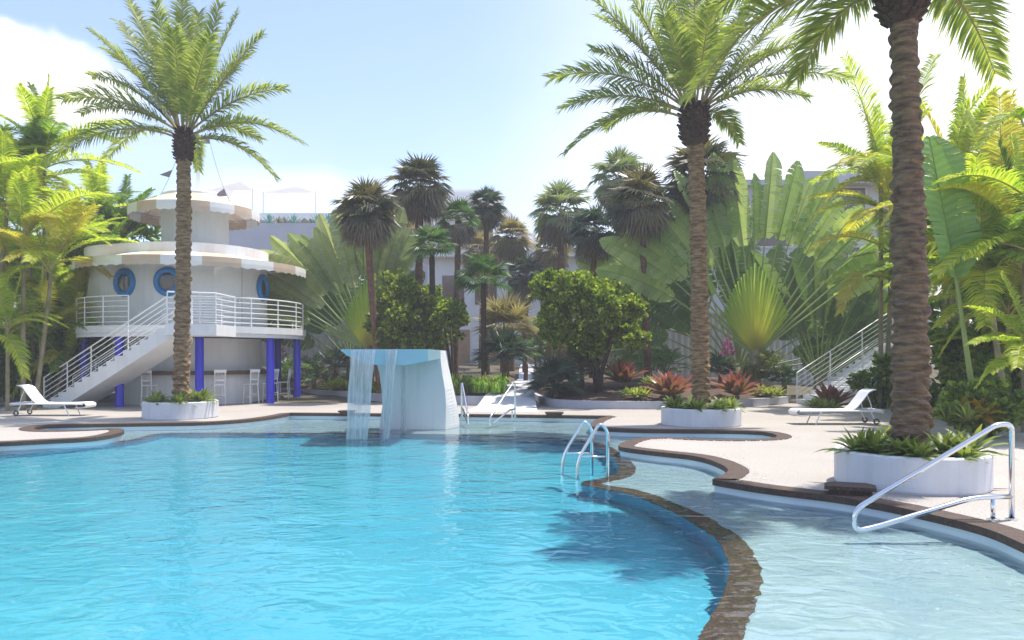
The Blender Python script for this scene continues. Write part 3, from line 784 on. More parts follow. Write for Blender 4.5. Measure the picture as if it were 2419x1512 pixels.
def leaf_plant(name, label, cat, loc, n, L, w, mat, seed, group=None, lo=8, hi=80, curve=.8, heads=1, spread=.25, segs=4, fold=.25):
    t = thing(name, label, cat, loc, 0, group)
    rg = random.Random(seed); mb = MB()
    for k in range(heads):
        a = k*2.4; q = spread*math.sqrt(k/max(1, heads)) if heads > 1 else 0
        rosette(mb, n, L*rg.uniform(.8, 1.1), w, rg, lo, hi, curve, 0, Vector((q*math.cos(a), q*math.sin(a), rg.uniform(-.03, .06))), segs, fold)
    mb.build('foliage', M[mat], t, True)
    return t
k_ = 0
WHERE = ['planter by the tower', 'planter between the pool inlets', 'planter beside the steel handrail']
SPOTS = [('left end', -.72, -.12, 1.0), ('front left', -.32, -.66, .85), ('front right', .30, -.66, .9), ('right end', .72, -.10, 1.05), ('back', .1, .70, 1.0)]
for pi, (lab, b, px) in enumerate(PLANTERS):
    R0 = PR[lab]; h = .216*px/FPX*b.y
    for nm, ux, uy, s in SPOTS:
        k_ += 1
        leaf_plant('planter_plant', f'green strap leaved plant at the {nm} of the white {WHERE[pi]}', 'plant',
                   (b.x + ux*R0*.92, b.y + uy*R0*.92, h - .06), 19, .50*s, .085, 'hosta', 100 + k_, 'leafy plants round the palms in the planters', 5, 75, 1.0, 3, .22)

# ================================================================ FAN PALMS
FP = [
 ('fan palm with ragged brown skirt, leftmost of the garden fan palms', 865,505,29.3,898,1.0,'dark',True,.13),
 ('tallest brown crowned fan palm left of the path', 990,445,33,985,1.12,'dark2',True,.16),
 ('green topped fan palm right of the tallest one on the left of the path', 1082,522,33.5,1072,.86,'green',True,.13),
 ('small dark bluish fan palm rising behind the green topped one', 1148,490,36,1150,.82,'blue',True,.12),
 ('hazy tan fan palm standing just left of the path', 1208,565,42,1208,1.02,'tan',True,.15),
 ('short bright green fan palm above the left rounded tree', 1020,590,29.5,1022,.88,'green',False,.11),
 ('low green fan palm on a dark thin trunk between the two rounded trees', 1142,668,29,1142,1.0,'green',False,.10),
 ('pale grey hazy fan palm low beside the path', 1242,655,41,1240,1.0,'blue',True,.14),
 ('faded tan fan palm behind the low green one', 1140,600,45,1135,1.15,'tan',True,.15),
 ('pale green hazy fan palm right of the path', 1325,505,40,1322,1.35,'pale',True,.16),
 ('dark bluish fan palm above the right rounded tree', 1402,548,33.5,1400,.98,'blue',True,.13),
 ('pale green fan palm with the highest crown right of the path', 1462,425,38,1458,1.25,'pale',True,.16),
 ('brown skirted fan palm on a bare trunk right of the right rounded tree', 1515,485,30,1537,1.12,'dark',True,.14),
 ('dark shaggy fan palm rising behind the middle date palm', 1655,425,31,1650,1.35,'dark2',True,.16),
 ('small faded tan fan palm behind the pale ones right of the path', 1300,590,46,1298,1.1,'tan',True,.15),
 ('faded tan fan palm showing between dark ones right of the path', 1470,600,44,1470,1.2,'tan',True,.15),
 ('tan fan palm peeping out behind the tallest brown one', 945,555,37,948,.95,'tan',True,.13),
]
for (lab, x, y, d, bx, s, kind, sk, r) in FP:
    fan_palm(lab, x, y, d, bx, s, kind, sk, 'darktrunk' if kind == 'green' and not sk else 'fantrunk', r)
# palmetto shrubs
def palmetto(label, x, y, d, Rr, key, seed, n=34, zb=None):
    base = W(x, y, d)
    t = thing('palmetto', label, 'shrub', base, 0, 'palmetto shrubs in the beds')
    rg = random.Random(seed); mb = MB()
    for i in range(n):
        f = (i+.5)/n
        el = R(-8 + 92*f) + rg.uniform(-.15,.15); az = i*2.399963
        d_ = Vector((math.cos(az)*math.cos(el), math.sin(az)*math.cos(el), math.sin(el)))
        off = Vector((rg.uniform(-.3,.3), rg.uniform(-.3,.3), 0))*Rr*.6
        pl = Rr*.45*rg.uniform(.8,1.2); c = off + d_*pl
        mb.tube([off*.4, c], .012, 4, 0, False)
        fanleaf(mb, c, (d_ + Vector((0,0,-.12))), Vector((0,0,1)) + d_*.02 + Vector((rg.uniform(-.4,.4), rg.uniform(-.4,.4),0)), Rr*.62*rg.uniform(.85,1.15), 17, 1.7, .25, rg, 0, .2, .40)
    mb.build('foliage', M[key], t)
    mb = MB(); mb.tube([(0,0,-(base.z-.25)), (.04,0,-(base.z-.25)*.5), (0,0,.12)], [.11,.10,.07], 8); mb.build('trunk', M['fantrunk'], t, True)
palmetto('dark blue green palmetto between the left rounded tree and the path', 1185,842,29.3,1.2,'fanblue',1, 40)
palmetto('tan palmetto rising behind the dark one left of the path', 1195,778,32,1.5,'fantan',2, 40)
palmetto('dark palmetto spilling over the kerb right of the path', 1312,912,27.3,1.15,'fanblue',3, 44)
palmetto('tan tipped palmetto at the foot of the right rounded tree', 1372,878,28.5,1.2,'fantan',4, 36)
palmetto('small dark palmetto left of the path behind the lime grass', 1240,836,36,.8,'fangreen',5, 24)
palmetto('thin palmetto behind the bronze stalks left of the fountain', 792,866,33,.95,'fanblue',6, 20)
palmetto('small grey green palmetto by the foot of the far right staircase', 1850,900,29.5,.7,'fangreen',7, 22)
palmetto('blue green palmetto behind the middle date palm trunk', 1700,880,29.3,.8,'fanblue',8, 24)

# ================================================================ ROUNDED BROADLEAF TREES
def round_tree(label, x, y, d, rx, rz, tx, seed, ncl=300, per=20):
    c = W(x, y, d); foot = Vector(((tx-CX)/FPX*d, d, .45))
    t = thing('broadleaf_tree', label, 'tree', foot, 0, 'two clipped round trees')
    rg = random.Random(seed); cc = c - foot
    mb = MB()
    for k in range(6):
        a = k*1.05 + .3; e = cc + Vector((math.cos(a)*rx*.55, math.sin(a)*rx*.55, -rz*.2 + rg.uniform(-.2,.4)))
        m1 = Vector((math.cos(a)*.15, math.sin(a)*.15, (cc.z - rz)*.6))
        mb.tube([Vector((math.cos(a)*.06, math.sin(a)*.06, -.2)), m1, m1.lerp(e, .5) + Vector((0,0,.1)), e], [.075,.065,.05,.02], 7)
    mb.build('trunk', M['darktrunk'], t, True)
    mb = MB()
    leafy(mb, cc, (rx, rx*.9, rz), ncl, per, .165, rg, 0, .45, 34, .66, lumpr=(.16,.34))
    mb.build('crown', M['clusia'], t)
round_tree('rounded glossy leaved tree behind the fountain', 992,748,30,2.2,1.72,1060,71, 1250, 22)
round_tree('rounded glossy leaved tree on dark stems right of the path', 1393,728,27.6,2.1,1.75,1412,72, 1350, 22)

# ================================================================ TRAVELER'S PALMS
def traveler(label, x, y, d, leaves, mat, sheath, seed, rot=0.0, pr0=.055):
    base = W(x, y, d); g = terrain(base.x, base.y)
    t = thing('traveler_palm', label, 'palm', (base.x, base.y, base.z), rot, 'fan shaped travelers palms')
    rg = random.Random(seed)
    mb = MB(); mb.tube([Vector((0,0,min(-.3, g - base.z - .1))), Vector((0,0,.2))], [.28,.2], 10); mb.build('trunk', M['ringtrunk'], t, True)
    if sheath:
        mb = MB(); n = sheath[1]
        for k in range(n):
            a = R(-sheath[2] + 2*sheath[2]*k/(n-1)); l = sheath[0]*(1.0 + .75*(1 - abs(a)/R(sheath[2]))**1.3)
            dv = Vector((math.sin(a), 0, math.cos(a))); sv = Vector((math.cos(a), 0, -math.sin(a)))
            vs, ts, K = [], [], 6
            for i in range(K+1):
                u = i/K; w = (.03 + .026*l*u)*(1 - .62*sm(.62, 1, u)); p = dv*l*u
                yo = -.10 - .002*(n/2 - abs(k - n/2)) - .03*(k % 2)
                vs += [p - sv*w + Vector((0, yo+.05, 0)), p + Vector((0, yo-.035, 0)), p + sv*w + Vector((0, yo+.05, 0))]; ts += [max(u, .02)]*3
            mb.add(vs, [f for i in range(K) for f in ((i*3,i*3+1,i*3+4,i*3+3),(i*3+1,i*3+2,i*3+5,i*3+4))], 0, ts)
        mb.build('leaf_sheath_fan', M['sheath'], t, True)
    for (ang, pl, bl, bw, fold, yo) in leaves:
        a = R(ang); dv = Vector((math.sin(a), 0, math.cos(a)))
        p0 = dv*.25 + Vector((0, yo, 0)); p1 = dv*pl + Vector((0, yo*1.5, 0))
        bend = rg.uniform(-.05, .05)
        bd = (dv + Vector((.10*math.sin(a), bend, -.05*abs(math.sin(a))))).normalized()
        up = Vector((rg.uniform(-.35,.35) + math.cos(a)*fold, -1, -math.sin(a)*fold))
        mb = MB()
        paddle(mb, p0, p1, bd, up, bl, bw, rg, 0, 1, 15, .42, pr0, .10, -.5*abs(math.sin(a)))
        mb.build('leaf', [M[mat], M['petiole']], t)
    return t
rg = random.Random(91)
lv = []
for k in range(21):
    a = -54 + 108*k/20 + rg.uniform(-1.2, 1.2)
    lv.append((a, 4.45 + rg.uniform(-.25,.25) - .5*abs(a)/54, 2.95 + rg.uniform(-.5,.6), .92, rg.uniform(-.7,.7), .012*(k % 3)))
traveler('huge fan shaped travelers palm with a yellow green base right of the middle date palm', 1782,838,30,lv,'travel',(2.0,31,39),92)
lv = []
for k in range(20):
    a = -80 + 165*k/19 + rg.uniform(-3, 3)
    lv.append((a, 2.5 + rg.uniform(-.4,.9), 2.7 + rg.uniform(-.3,.4), 1.0, rg.uniform(-.5,.5), .04*(k % 4)))
traveler('darker travelers palm with low drooping leaves behind the huge one', 1745,880,32.2,lv,'traveldark',None,93)
lv = []
for k in range(13):
    a = -35 + 90*k/12 + rg.uniform(-3, 3)
    lv.append((a, 2.0 + rg.uniform(-.2,1.2), 2.5 + rg.uniform(-.3,.4), .98, rg.uniform(-.5,.5), .04*(k % 4)))
traveler('low dark travelers palm beside the far right staircase', 1935,905,31.4,lv,'traveldark',None,95)
lv = []
for k in range(12):
    a = -75 + 95*k/11 + rg.uniform(-3, 3)
    lv.append((a, 2.6 + rg.uniform(-.3,1.0), 2.8 + rg.uniform(-.3,.5), 1.0, rg.uniform(-.5,.5), .04*(k % 4)))
traveler('mid green travelers palm half hidden behind the brown skirted fan palm', 1650,800,33.6,lv,'travel',None,96)
lv = []
for k in range(19):
    a = -66 + 88*k/18 + rg.uniform(-1.5, 1.5)
    lv.append((a, 2.75 + rg.uniform(-.15,.35) - .3*abs(a)/60, 2.75 + rg.uniform(-.35,.6), .80, rg.uniform(-.7,.7), .012*(k % 3)))
traveler('pale travelers palm with a yellow base behind the fountain', 868,828,31.3,lv,'travelpale',(1.6,27,36),97)
lv = []
for k in range(15):
    a = -60 + 110*k/14 + rg.uniform(-3, 3)
    lv.append((a, 2.0 + rg.uniform(-.3,.9), 2.3 + rg.uniform(-.3,.4), .95, rg.uniform(-.5,.5), .04*(k % 4)))
traveler('dark leaved travelers palm between the tower balcony and the pale one', 830,860,33.6,lv,'traveldark',None,98)

# ================================================================ BED PLANTS
def brom(label, x, y, d, s, seed):
    t = thing('bromeliad', label, 'plant', W(x, y, d), 0, 'red and orange bromeliads')
    rg = random.Random(seed); mb = MB()
    rosette(mb, 36, .92*s, .20*s, rg, 14, 82, .25, 0, Vector((0,0,0)), 5, .3, .0)
    mb.build('foliage', M['brom'], t, True)
brom('red tipped orange bromeliad at the foot of the right rounded tree', 1472,905,28.4,1.25,1)
brom('red tipped orange bromeliad left of the middle date palm trunk', 1585,937,25.9,1.25,2)
brom('red and orange bromeliad right of the middle date palm trunk', 1738,934,26.8,1.15,3)
brom('bright red bromeliad behind the right lounger', 1962,962,26.4,1.15,4)
def varieg(label, x, y, d, s, seed, heads=6):
    leaf_plant('variegated_plant', label, 'plant', W(x, y, d), 20, .42*s, .075*s, 'varieg', 200+seed, 'yellow green bushy plants in the beds', 5, 80, .7, heads, .36*s)
varieg('yellow green bushy plant on the kerb between two bromeliads', 1500,938,25.9,1.05,1)
varieg('yellow green plant half behind the left bromeliad', 1545,911,28,1.05,2)
varieg('yellow green bushy plant right of the bromeliad by the date palm', 1812,934,27.9,1.1,3)
varieg('yellow green bush in front of the bright red bromeliad', 1940,965,25.6,1.05,4)
varieg('yellow green plant at the back of the right lounger', 2062,960,26.6,1.0,5)
varieg('yellow green bush left of the falling water', 803,920,32,1.5,6, 8)
varieg('yellow green bush behind the falling water', 893,928,30,1.3,7, 7)
varieg('olive bush above the yellow green one left of the fountain', 838,904,33.5,1.2,8)
def fernbush(label, x, y, d, s, seed, mat='fern', n=26):
    t = thing('fern_bush', label, 'bush', W(x, y, d), 0, 'feathery leaved bushes in the beds')
    rg = random.Random(300+seed); mb = MB()
    for i in range(n):
        f = (i+.5)/n; el = R(12 + 70*f) + rg.uniform(-.1,.1); az = i*2.399963; L = s*rg.uniform(.75,1.1)
        d_ = Vector((math.cos(az)*math.cos(el), math.sin(az)*math.cos(el), math.sin(el)))
        e = d_*L + Vector((0,0,-.12*s)); c = d_*L*.5 + Vector((0,0,.18*s))
        pinnate(mb, Vector((0,0,0)), c, e, 9, .24*s, .05*s, .3, .9, .1, .012, .35, rg, 0, 0)
    mb.build('foliage', M[mat], t)
fernbush('feathery green bush between the two right blue columns', 672,914,34.8,1.6,1)
fernbush('feathery grey green bush right of the blue columns', 742,917,33.5,1.55,2)
fernbush('feathery bush behind the red bromeliads left of the middle palm', 1572,888,30.5,1.35,3)
fernbush('drooping feathery bush below the yellow base of the huge travelers palm', 1812,893,30,1.2,4,'grassgreen',34)
def grassclump(label, x, y, d, rx, ry, h, n, mat, seed, flowers=None, name='grass_clump'):
    t = thing(name, label, 'plant', W(x, y, d))
    rg = random.Random(seed); mb = MB(); mf = MB()
    tufts = [(rg.uniform(-.85,.85), rg.uniform(-.8,.8), rg.uniform(.55,1.15)) for _ in range(13)]
    for i in range(n):
        tx_, ty_, th_ = tufts[i % 13]; q = 0
        b = Vector((rx*tx_ + rg.gauss(0,.07), ry*ty_ + rg.gauss(0,.07), -.1))
        az = rg.uniform(0, 6.283); o_ = Vector((math.cos(az), math.sin(az), 0)); s = Vector((-o_.y, o_.x, 0))*.018
        H = h*rg.uniform(.45, 1.1)*th_; sp_ = rg.uniform(.1, 1); m_ = b + Vector((0,0,H*.72)) + o_*H*.35*sp_; e = m_ + o_*H*.5*sp_ + Vector((0,0,H*(.25 - .6*sp_)))
        mb.add([b-s, b+s, m_+s, m_-s, e], [(0,1,2,3),(3,2,4)])
        if flowers and i % 60 == 0:
            leafclump(mf, m_ + Vector((0,0,.10)), Vector((0,0,1)), 5, .055, rg, 0, .5, .5)
    mb.build('foliage', M[mat], t)
    if flowers: mf.build('flowers', M[flowers], t)
grassclump('lime green grassy clump with small red flowers right of the fountain', 1128,920,27.9,1.05,.45,.8,1000,'lime',5,'redflower')
grassclump('low bronze grassy tuft at the right foot of the fountain', 1085,922,27.8,.4,.3,.5,170,'grassgreen',6)
grassclump('hanging strap leaved tuft under the huge travelers palm', 1785,888,29.9,.5,.4,.9,220,'grassgreen',7)
def spike(name, label, x, y, d, h, mat, seed, petal):
    t = thing(name, label, 'plant', W(x, y, d))
    rg = random.Random(seed); mb = MB()
    rosette(mb, 26, h*.5, .05, rg, 20, 85, .5, 0, Vector((0,0,0)), 3, .3)
    mb.build('foliage', M[mat], t)
    mb = MB(); mb.tube([(0,0,0),(0.02,0,h*.5),(0,0,h)], [.02,.015,.006], 5)
    for i in range(70):
        z = h*(.38 + .62*i/70); q = .15*h*(1 - i/80)*.7; az = i*2.399963
        d_ = Vector((math.cos(az), math.sin(az), .5)).normalized()
        leafclump(mb, Vector((d_.x*q*.5, d_.y*q*.5, z)), d_, 2, q*1.2, rg, 0, .4, .4)
    mb.build('flower_spike', M[petal], t)
spike('dracaena', 'dark maroon spiky plant between the right blue columns', 668,904,35.5,1.85,'reddark',1,'reddark')
spike('pink_spike_plant', 'purple pink flowering spike behind the middle date palm trunk', 1718,884,31,1.75,'reddark',2,'pink')
spike('yucca', 'cream flowered yucca stalk left of the fountain', 768,910,33,1.6,'grassgreen',3,'cream')
spike('yucca', 'shorter cream flowered yucca stalk beside the taller one left of the fountain', 785,910,33,1.4,'grassgreen',4,'cream')

# ================================================================ JUNGLE: feather palms left and right
ag = random.Random(77)
FB = []   # bank of frond meshes: (elevation class)
for (px_, pz, ex, ez) in ((.45,1.5,.9,2.6), (.7,1.4,1.6,2.1), (1.0,1.3,2.3,1.4), (1.1,1.1,2.6,.6), (1.1,.9,2.6,-.2), (.9,.7,2.1,-1.1), (.25,1.5,.4,2.9)):
    mb_ = MB()
    pinnate(mb_, (0,0,0), (px_,0,pz), (ex,0.12,ez), 80, .62, .046, .55, .6, .3, .026, .15, ag, 0, 1, .45)
    FB.append(mb_)
FBM = {}
for mk in ('areca', 'arecadark', 'arecagold'):
    FBM[mk] = [b.mesh('frond_'+mk, [M[mk], M['arecarachis']]) for b in FB]
def areca(label, x, y, d, stems, s=1.0, mats=('areca',), seed=0, nf=10, hero=(), stemr=.07, group='feather palms crowding the pool edges', low=0, ground=0.0):
    """y: pixel of the crown hub of the main stem. stems: (dx, dy, dh) offsets in m"""
    hub = W(x, y, d)
    base = Vector((hub.x, hub.y, ground))
    t = thing('feather_palm', label, 'palm tree', base, 0, group)
    rg = random.Random(500+seed)
    H = hub.z - ground
    for si, (dx, dy, dh) in enumerate(stems):
        top = Vector((dx, dy, H + dh)); b = Vector((dx*.35, dy*.35, -.1))
        mb = MB(); pts = trunk_curve(b, top, Vector((dx*.15, 0, 0)), 30)
        mb.tube(pts, [stemr*s*(1.15 - .35*i/29 + (.08 if i % 3 == 0 else 0)) for i in range(30)], 9)
        mb.build('stem', M['ringtrunk'], t, True)
        for k in range(nf + 3):
            cls = [6,0,1,2,2,3,3,4,4,5,1,3,4,2,5,3][k % 16]
            mk = mats[(k + si) % len(mats)]
            link('frond', FBM[mk][cls], t, top + Vector((0,0,rg.uniform(-.15,.1))), (rg.uniform(-.15,.15), rg.uniform(-.15,.15), k*2.399963 + rg.uniform(-.4,.4) + si), s*rg.uniform(.85, 1.12))
    for (mk, a, b_, c) in hero:
        mb = MB(); p0, p1, p2 = [W(*q) - base for q in (a, b_, c)]
        ll = (p2 - p0).length
        pinnate(mb, p0, p1, p2, 76, .24*ll + .12, .046, .5, .6, .3, .028, .12, rg, 0, 1, .45)
        mb.build('frond', [M[mk], M['arecarachis']], t)
    return t
S3 = [(0,0,0), (-.7,.5,-1.2), (.6,.7,-.8)]
S2 = [(0,0,0), (.6,.5,-1.0)]
# left
areca('tall feather palm with a lone upright frond left of the tower', 105,360,28,[(0,0,0),(-.9,.5,-1.3)],1.0,('areca','arecadark'),1,8,
      hero=[('areca',(110,340,28),(118,280,28),(50,205,27.6)), ('areca',(100,400,28),(200,350,27.5),(325,408,27.2)), ('areca',(110,370,28),(200,290,28.2),(305,290,28.4)), ('areca',(110,370,28),(60,300,27.5),(-30,380,27))])
areca('yellow green feather palm on a pale bare stem at the far left edge', 55,560,25,S2,.95,('areca','arecagold'),2,10,
      hero=[('areca',(55,560,25),(150,450,24.6),(245,460,24.4)), ('arecagold',(60,560,25),(90,470,24.8),(130,560,24))])
areca('feather palm cut by the left frame edge above the lounger', -60,430,25.5,S3,1.05,('areca',),3,10)
areca('low feather palm with a drooping bright frond behind the left lounger', 18,770,24.6,[(0,0,0)],.62,('areca',),4,9,
      hero=[('areca',(-10,800,24.4),(30,770,24.2),(58,890,23.9))], stemr=.09)
areca('dark feather palm in the shade left of the balcony', 175,590,32,S3,.95,('arecadark','areca'),5,11)
areca('orange tinged feather palm deep in the left thicket', 120,690,29,S2,.85,('arecagold','arecadark','areca'),6,11)
areca('dense feather palm behind the left lounger thicket', 20,640,30,S3,.95,('areca','arecadark'),7,11)
areca('bushy yellow green feather palm low in the left thicket beside the stairs', 95,790,27.5,S2,.8,('areca','arecagold','arecadark'),21,11)
areca('feather palm peeping over the left thicket near the tower awning', 235,510,35,S2,1.0,('areca','arecadark'),8,10)
# right
areca('pale feather palm left of the thick date palm trunk', 2080,430,26,S2,1.05,('areca','arecagold'),11,10,
      hero=[('areca',(2090,420,26),(2040,240,26),(1995,140,26)), ('areca',(2110,380,26),(2150,250,26),(2210,130,26.5)), ('areca',(2090,460,26),(2010,340,25.5),(1950,420,25)), ('arecagold',(2095,590,25),(2000,530,24.5),(1925,585,24.2)), ('arecagold',(2095,660,25),(2020,610,24.6),(1985,740,24.2))])
areca('golden feather palm with an upright tall frond at the right edge', 2370,520,20,S2,1.05,('arecagold','areca'),12,10,
      hero=[('arecagold',(2370,520,20),(2365,400,19.8),(2360,225,19.6)), ('areca',(2390,540,19.5),(2280,420,19),(2185,440,18.6)), ('areca',(2418,300,18),(2400,220,18),(2310,350,17.6))])
areca('feather palm with a yellow frond over the right thicket', 2420,600,17.5,[(0,0,0),(-.5,.5,-.6),(.5,.6,-.3)],.95,('areca','arecadark'),13,10,
      hero=[('arecagold',(2400,560,17.5),(2330,430,17),(2232,445,16.8)), ('areca',(2420,590,17),(2320,540,16.6),(2215,650,16.4)), ('areca',(2440,480,17.2),(2330,380,16.9),(2225,430,16.7))])
areca('feather palm on slim pale stems behind the croton', 2325,560,23,S3,1.0,('areca','arecadark'),14,11, stemr=.13)
areca('shaded feather palm right behind the thick date palm trunk', 2230,600,25,S3,1.0,('arecadark','areca'),15,11)
areca('low bright feather palm at the lower right edge of the thicket', 2440,830,15.6,[(0,0,0)],.55,('areca',),16,9,
      hero=[('areca',(2430,850,15.6),(2370,780,15.4),(2300,812,15.2)), ('areca',(2440,880,15.4),(2390,830,15.2),(2340,880,15))], stemr=.09)
areca('feather palm rising behind the far right staircase', 2120,620,33,S2,1.0,('areca','arecagold'),17,10)
areca('arching feather palm between the thick date palm trunk and the golden one', 2262,430,22.5,S2,1.0,('areca','arecagold'),19,10,hero=[('areca',(2262,430,22.5),(2240,300,22.3),(2330,210,22)), ('arecagold',(2262,440,22.5),(2330,330,22),(2410,420,21.6))])
areca('bushy feather palm low down between the giant leaf and the pale stems', 2380,740,19.5,S2,.85,('areca','arecadark','arecagold'),20,11)
areca('feather palm deep behind the right thicket', 2400,480,28,S3,1.1,('areca','arecadark'),18,10)

def bush(label, x, y, d, rad, ncl, per, L, mat, seed, name='bush', cat='bush', group=None, wide=.5):
    c = W(x, y, d)
    t = thing(name, label, cat, (c.x, c.y, 0), 0, group)
    rg = random.Random(seed); mb = MB()
    leafy(mb, Vector((0,0,c.z)), rad, ncl, per, L, rg, 0, .35, 16, wide)
    mb.build('foliage', M[mat], t)
    mb = MB()
    for k in range(4):
        a = k*1.57; mb.tube([Vector((math.cos(a)*.1, math.sin(a)*.1, -.05)), Vector((math.cos(a)*rad[0]*.3, math.sin(a)*rad[1]*.3, c.z))], [.05,.02], 6)
    mb.build('stems', M['darktrunk'], t)
BG = 'leafy bushes filling the thickets'
bush('light green leafy tree behind the left of the tower awning', 300,560,36,(2.6,1.6,1.5),330,16,.32,'bushlight',1,'leafy_tree','tree')
bush('mid green leafy tree between the tower and the left palms', 205,640,34,(1.9,1.5,2.2),330,16,.34,'bush',2,'leafy_tree','tree')
bush('dark bush behind the foot of the tower stairs', 95,850,29,(2.2,1.0,1.5),300,16,.30,'bush',3,group=BG)
bush('dark bush at the far left edge behind the lounger', -40,880,27,(1.8,1.0,1.2),220,16,.28,'bush',4,group=BG)
bush('tall shaded bush left of the balcony', 90,720,33,(2.6,1.2,2.2),330,16,.32,'bush',5,group=BG)
bush('dark bush right of the thick date palm trunk', 2260,880,22,(1.5,1.0,1.5),280,16,.24,'bush',6,group=BG)
bush('dark low bush behind the steel handrail', 2330,960,16.5,(1.1,.6,.45),200,14,.18,'bush',7,group=BG)
bush('shaded bush at the right edge behind the pale stems', 2440,860,20,(1.8,1.0,1.7),280,16,.24,'bush',8,group=BG)
bush('tall green bush behind the right thicket stems', 2300,740,27,(2.4,1.2,2.3),330,16,.30,'bushlight',9,group=BG)
bush('dark bush under the far right staircase', 2080,905,26,(1.0,.6,.8),180,14,.2,'bush',10,group=BG)
bush('green hedge bush behind the tower balcony', 660,735,37,(1.8,.8,.9),260,16,.2,'bush',11,group=BG)
bush('green bush far down the path', 1275,800,48,(1.6,1.0,1.3),160,14,.3,'bush',12,group=BG)
leaf_plant('croton', 'orange yellow leaved croton at the foot of the big leaf stalk', 'plant', W(2300,985,16.4), 26, .62, .17, 'croton', 33, None, 0, 70, 1.2, 4, .32)
leaf_plant('strap_plant', 'dark strap leaved plant below the croton', 'plant', W(2262,1000,16.0), 20, .5, .05, 'hosta', 34, None, 20, 80, .6, 4, .4)
# one big upright leaf on a yellow stalk
b0 = W(2308, 930, 17.2)
t = thing('giant_leaf_plant', 'single giant upright green leaf on a yellow stalk right of the thick palm trunk', 'plant', (b0.x, b0.y, 0))
mb = MB(); rgq = random.Random(8)
p0 = Vector((0,0,.2)); p1 = W(2258, 660, 17.0) - t.location; e = W(2195, 330, 17.2) - t.location
paddle(mb, p0, p1, (e-p1).normalized(), Vector((.25,-1,.1)), (e-p1).length*1.02, 1.35, rgq, 0, 1, 22, .18, .085, .05, 0.0)
mb.build('leaf', [M['bigleaf'], M['petiole']], t)

# bougainvillea over the fence
def boug(label, x0, x1, y, d, seed):
    a, b = W(x0, y, d), W(x1, y, d)
    t = thing('bougainvillea', label, 'climbing plant', ((a.x+b.x)/2, d, a.z))
    rg = random.Random(seed); m1, m2 = MB(), MB(); hw = abs(b.x-a.x)/2
    for i in range(190):
        c = Vector((rg.uniform(-hw, hw), rg.uniform(-.3,.3), rg.gauss(0,.22)))
        leafclump(m1, c, Vector((0,-.5,.5)), 9, .13, rg, 0, .5)
        if i % 3 == 0: leafclump(m2, c + Vector((0,-.2,rg.uniform(-.15,.1))), Vector((0,-.8,.3)), 7, .11, rg, 0, .8)
    m1.build('foliage', M['bush'], t); m2.build('flowers', M['pink'], t)
boug('pink flowering bougainvillea trailing over the pale corrugated fence', 615,775,752,34.2,4)

# ================================================================ ROUND TOWER BAR
TC = Vector((-12.24, 30.28, 0)); KS = .925
PH0 = math.atan2(-TC.y, -TC.x)
tower = thing('round_tower', 'round white two storey pool bar tower with blue columns and striped awnings', 'building', TC); tower.scale = (KS, KS, 1)
def pol(r, a, z=0): return Vector((r*math.cos(PH0 + R(a)), r*math.sin(PH0 + R(a)), z))
C2 = Vector((-1.62, .55, 0))
def stadium(r, n=40):
    pts = [Vector((r*math.cos(2*PI*k/n), r*math.sin(2*PI*k/n), 0)) for k in range(n)] + [C2 + Vector((r*math.cos(2*PI*k/n), r*math.sin(2*PI*k/n), 0)) for k in range(n)]
    pts = sorted(pts, key=lambda p: (p.x, p.y))
    def half(ps):
        h = []
        for p in ps:
            while len(h) > 1 and (h[-1].x-h[-2].x)*(p.y-h[-2].y) - (h[-1].y-h[-2].y)*(p.x-h[-2].x) <= 0: h.pop()
            h.append(p)
        return h
    a, b = half(pts), half(pts[::-1])
    return a[:-1] + b[:-1]
mb = MB(); mb.prism(stadium(2.87), 2.76, 5.42); mb.build('upper_wall', M['white'], tower)
mb = MB(); mb.prism(stadium(2.93), 5.30, 5.76); mb.build('parapet', M['white'], tower)
mb = MB(); mb.lathe([(2.62, 0), (2.62, 2.38)], 64); mb.build('ground_floor_wall', M['white'], tower, True)
# balcony slab with drip edge
mb = MB(); mb.lathe([(.5, 2.46), (4.36, 2.46), (4.36, 2.38), (4.42, 2.38), (4.42, 2.52), (4.47, 2.52), (4.47, 2.76), (.5, 2.76)], 96, close=True)
mb.build('balcony_slab', M['white'], tower)
for a in (2, 42, 81, -39, -80, 121, 161, -120, -160):
    p = pol(4.1, a)
    mb = MB(); mb.lathe([(.155, 0), (.155, 2.455)], 28, c=(p.x, p.y)); mb.build('column', M['blue'], tower, True)
mb = MB(); mb.lathe([(2.95, 0), (2.95, 1.06)], 64, PH0 + R(-115), PH0 + R(115)); mb.build('bar_front', M['white'], tower, True)
mb = MB(); mb.lathe([(2.63, 1.06), (3.2, 1.06), (3.2, 1.2), (2.63, 1.2)], 64, PH0 + R(-115), PH0 + R(115), close=True); mb.build('bar_counter', M['counter'], tower)
# portholes
for a in (-40.8, -20, 64):
    c = pol(2.87, a, 4.36) + (C2.normalized()*.85 if a < -30 else Vector()); nrm = pol(1, a); sd = Vector((-nrm.y, nrm.x, 0)); up = Vector((0,0,1))
    mb = MB(); K, J = 40, 10; vs = []
    for k in range(K):
        th = 2*PI*k/K; rd = sd*math.cos(th) + up*math.sin(th)
        for j in range(J):
            ps = 2*PI*j/J; vs.append(c + rd*(.41 + .115*math.cos(ps)) + nrm*(.02 + .12*math.sin(ps)))
    mb.add(vs, [(k*J+j, ((k+1) % K)*J+j, ((k+1) % K)*J+(j+1) % J, k*J+(j+1) % J) for k in range(K) for j in range(J)])
    fr_ = mb.build('porthole', M['port'], tower, True)
    mb = MB(); mb.add([c + nrm*.045] + [c + nrm*.03 + (sd*math.cos(2*PI*k/32) + up*math.sin(2*PI*k/32))*.36 for k in range(32)], [(0, 1+k, 1+(k+1) % 32) for k in range(32)])
    mb.build('pane', M['glass'], fr_, True)
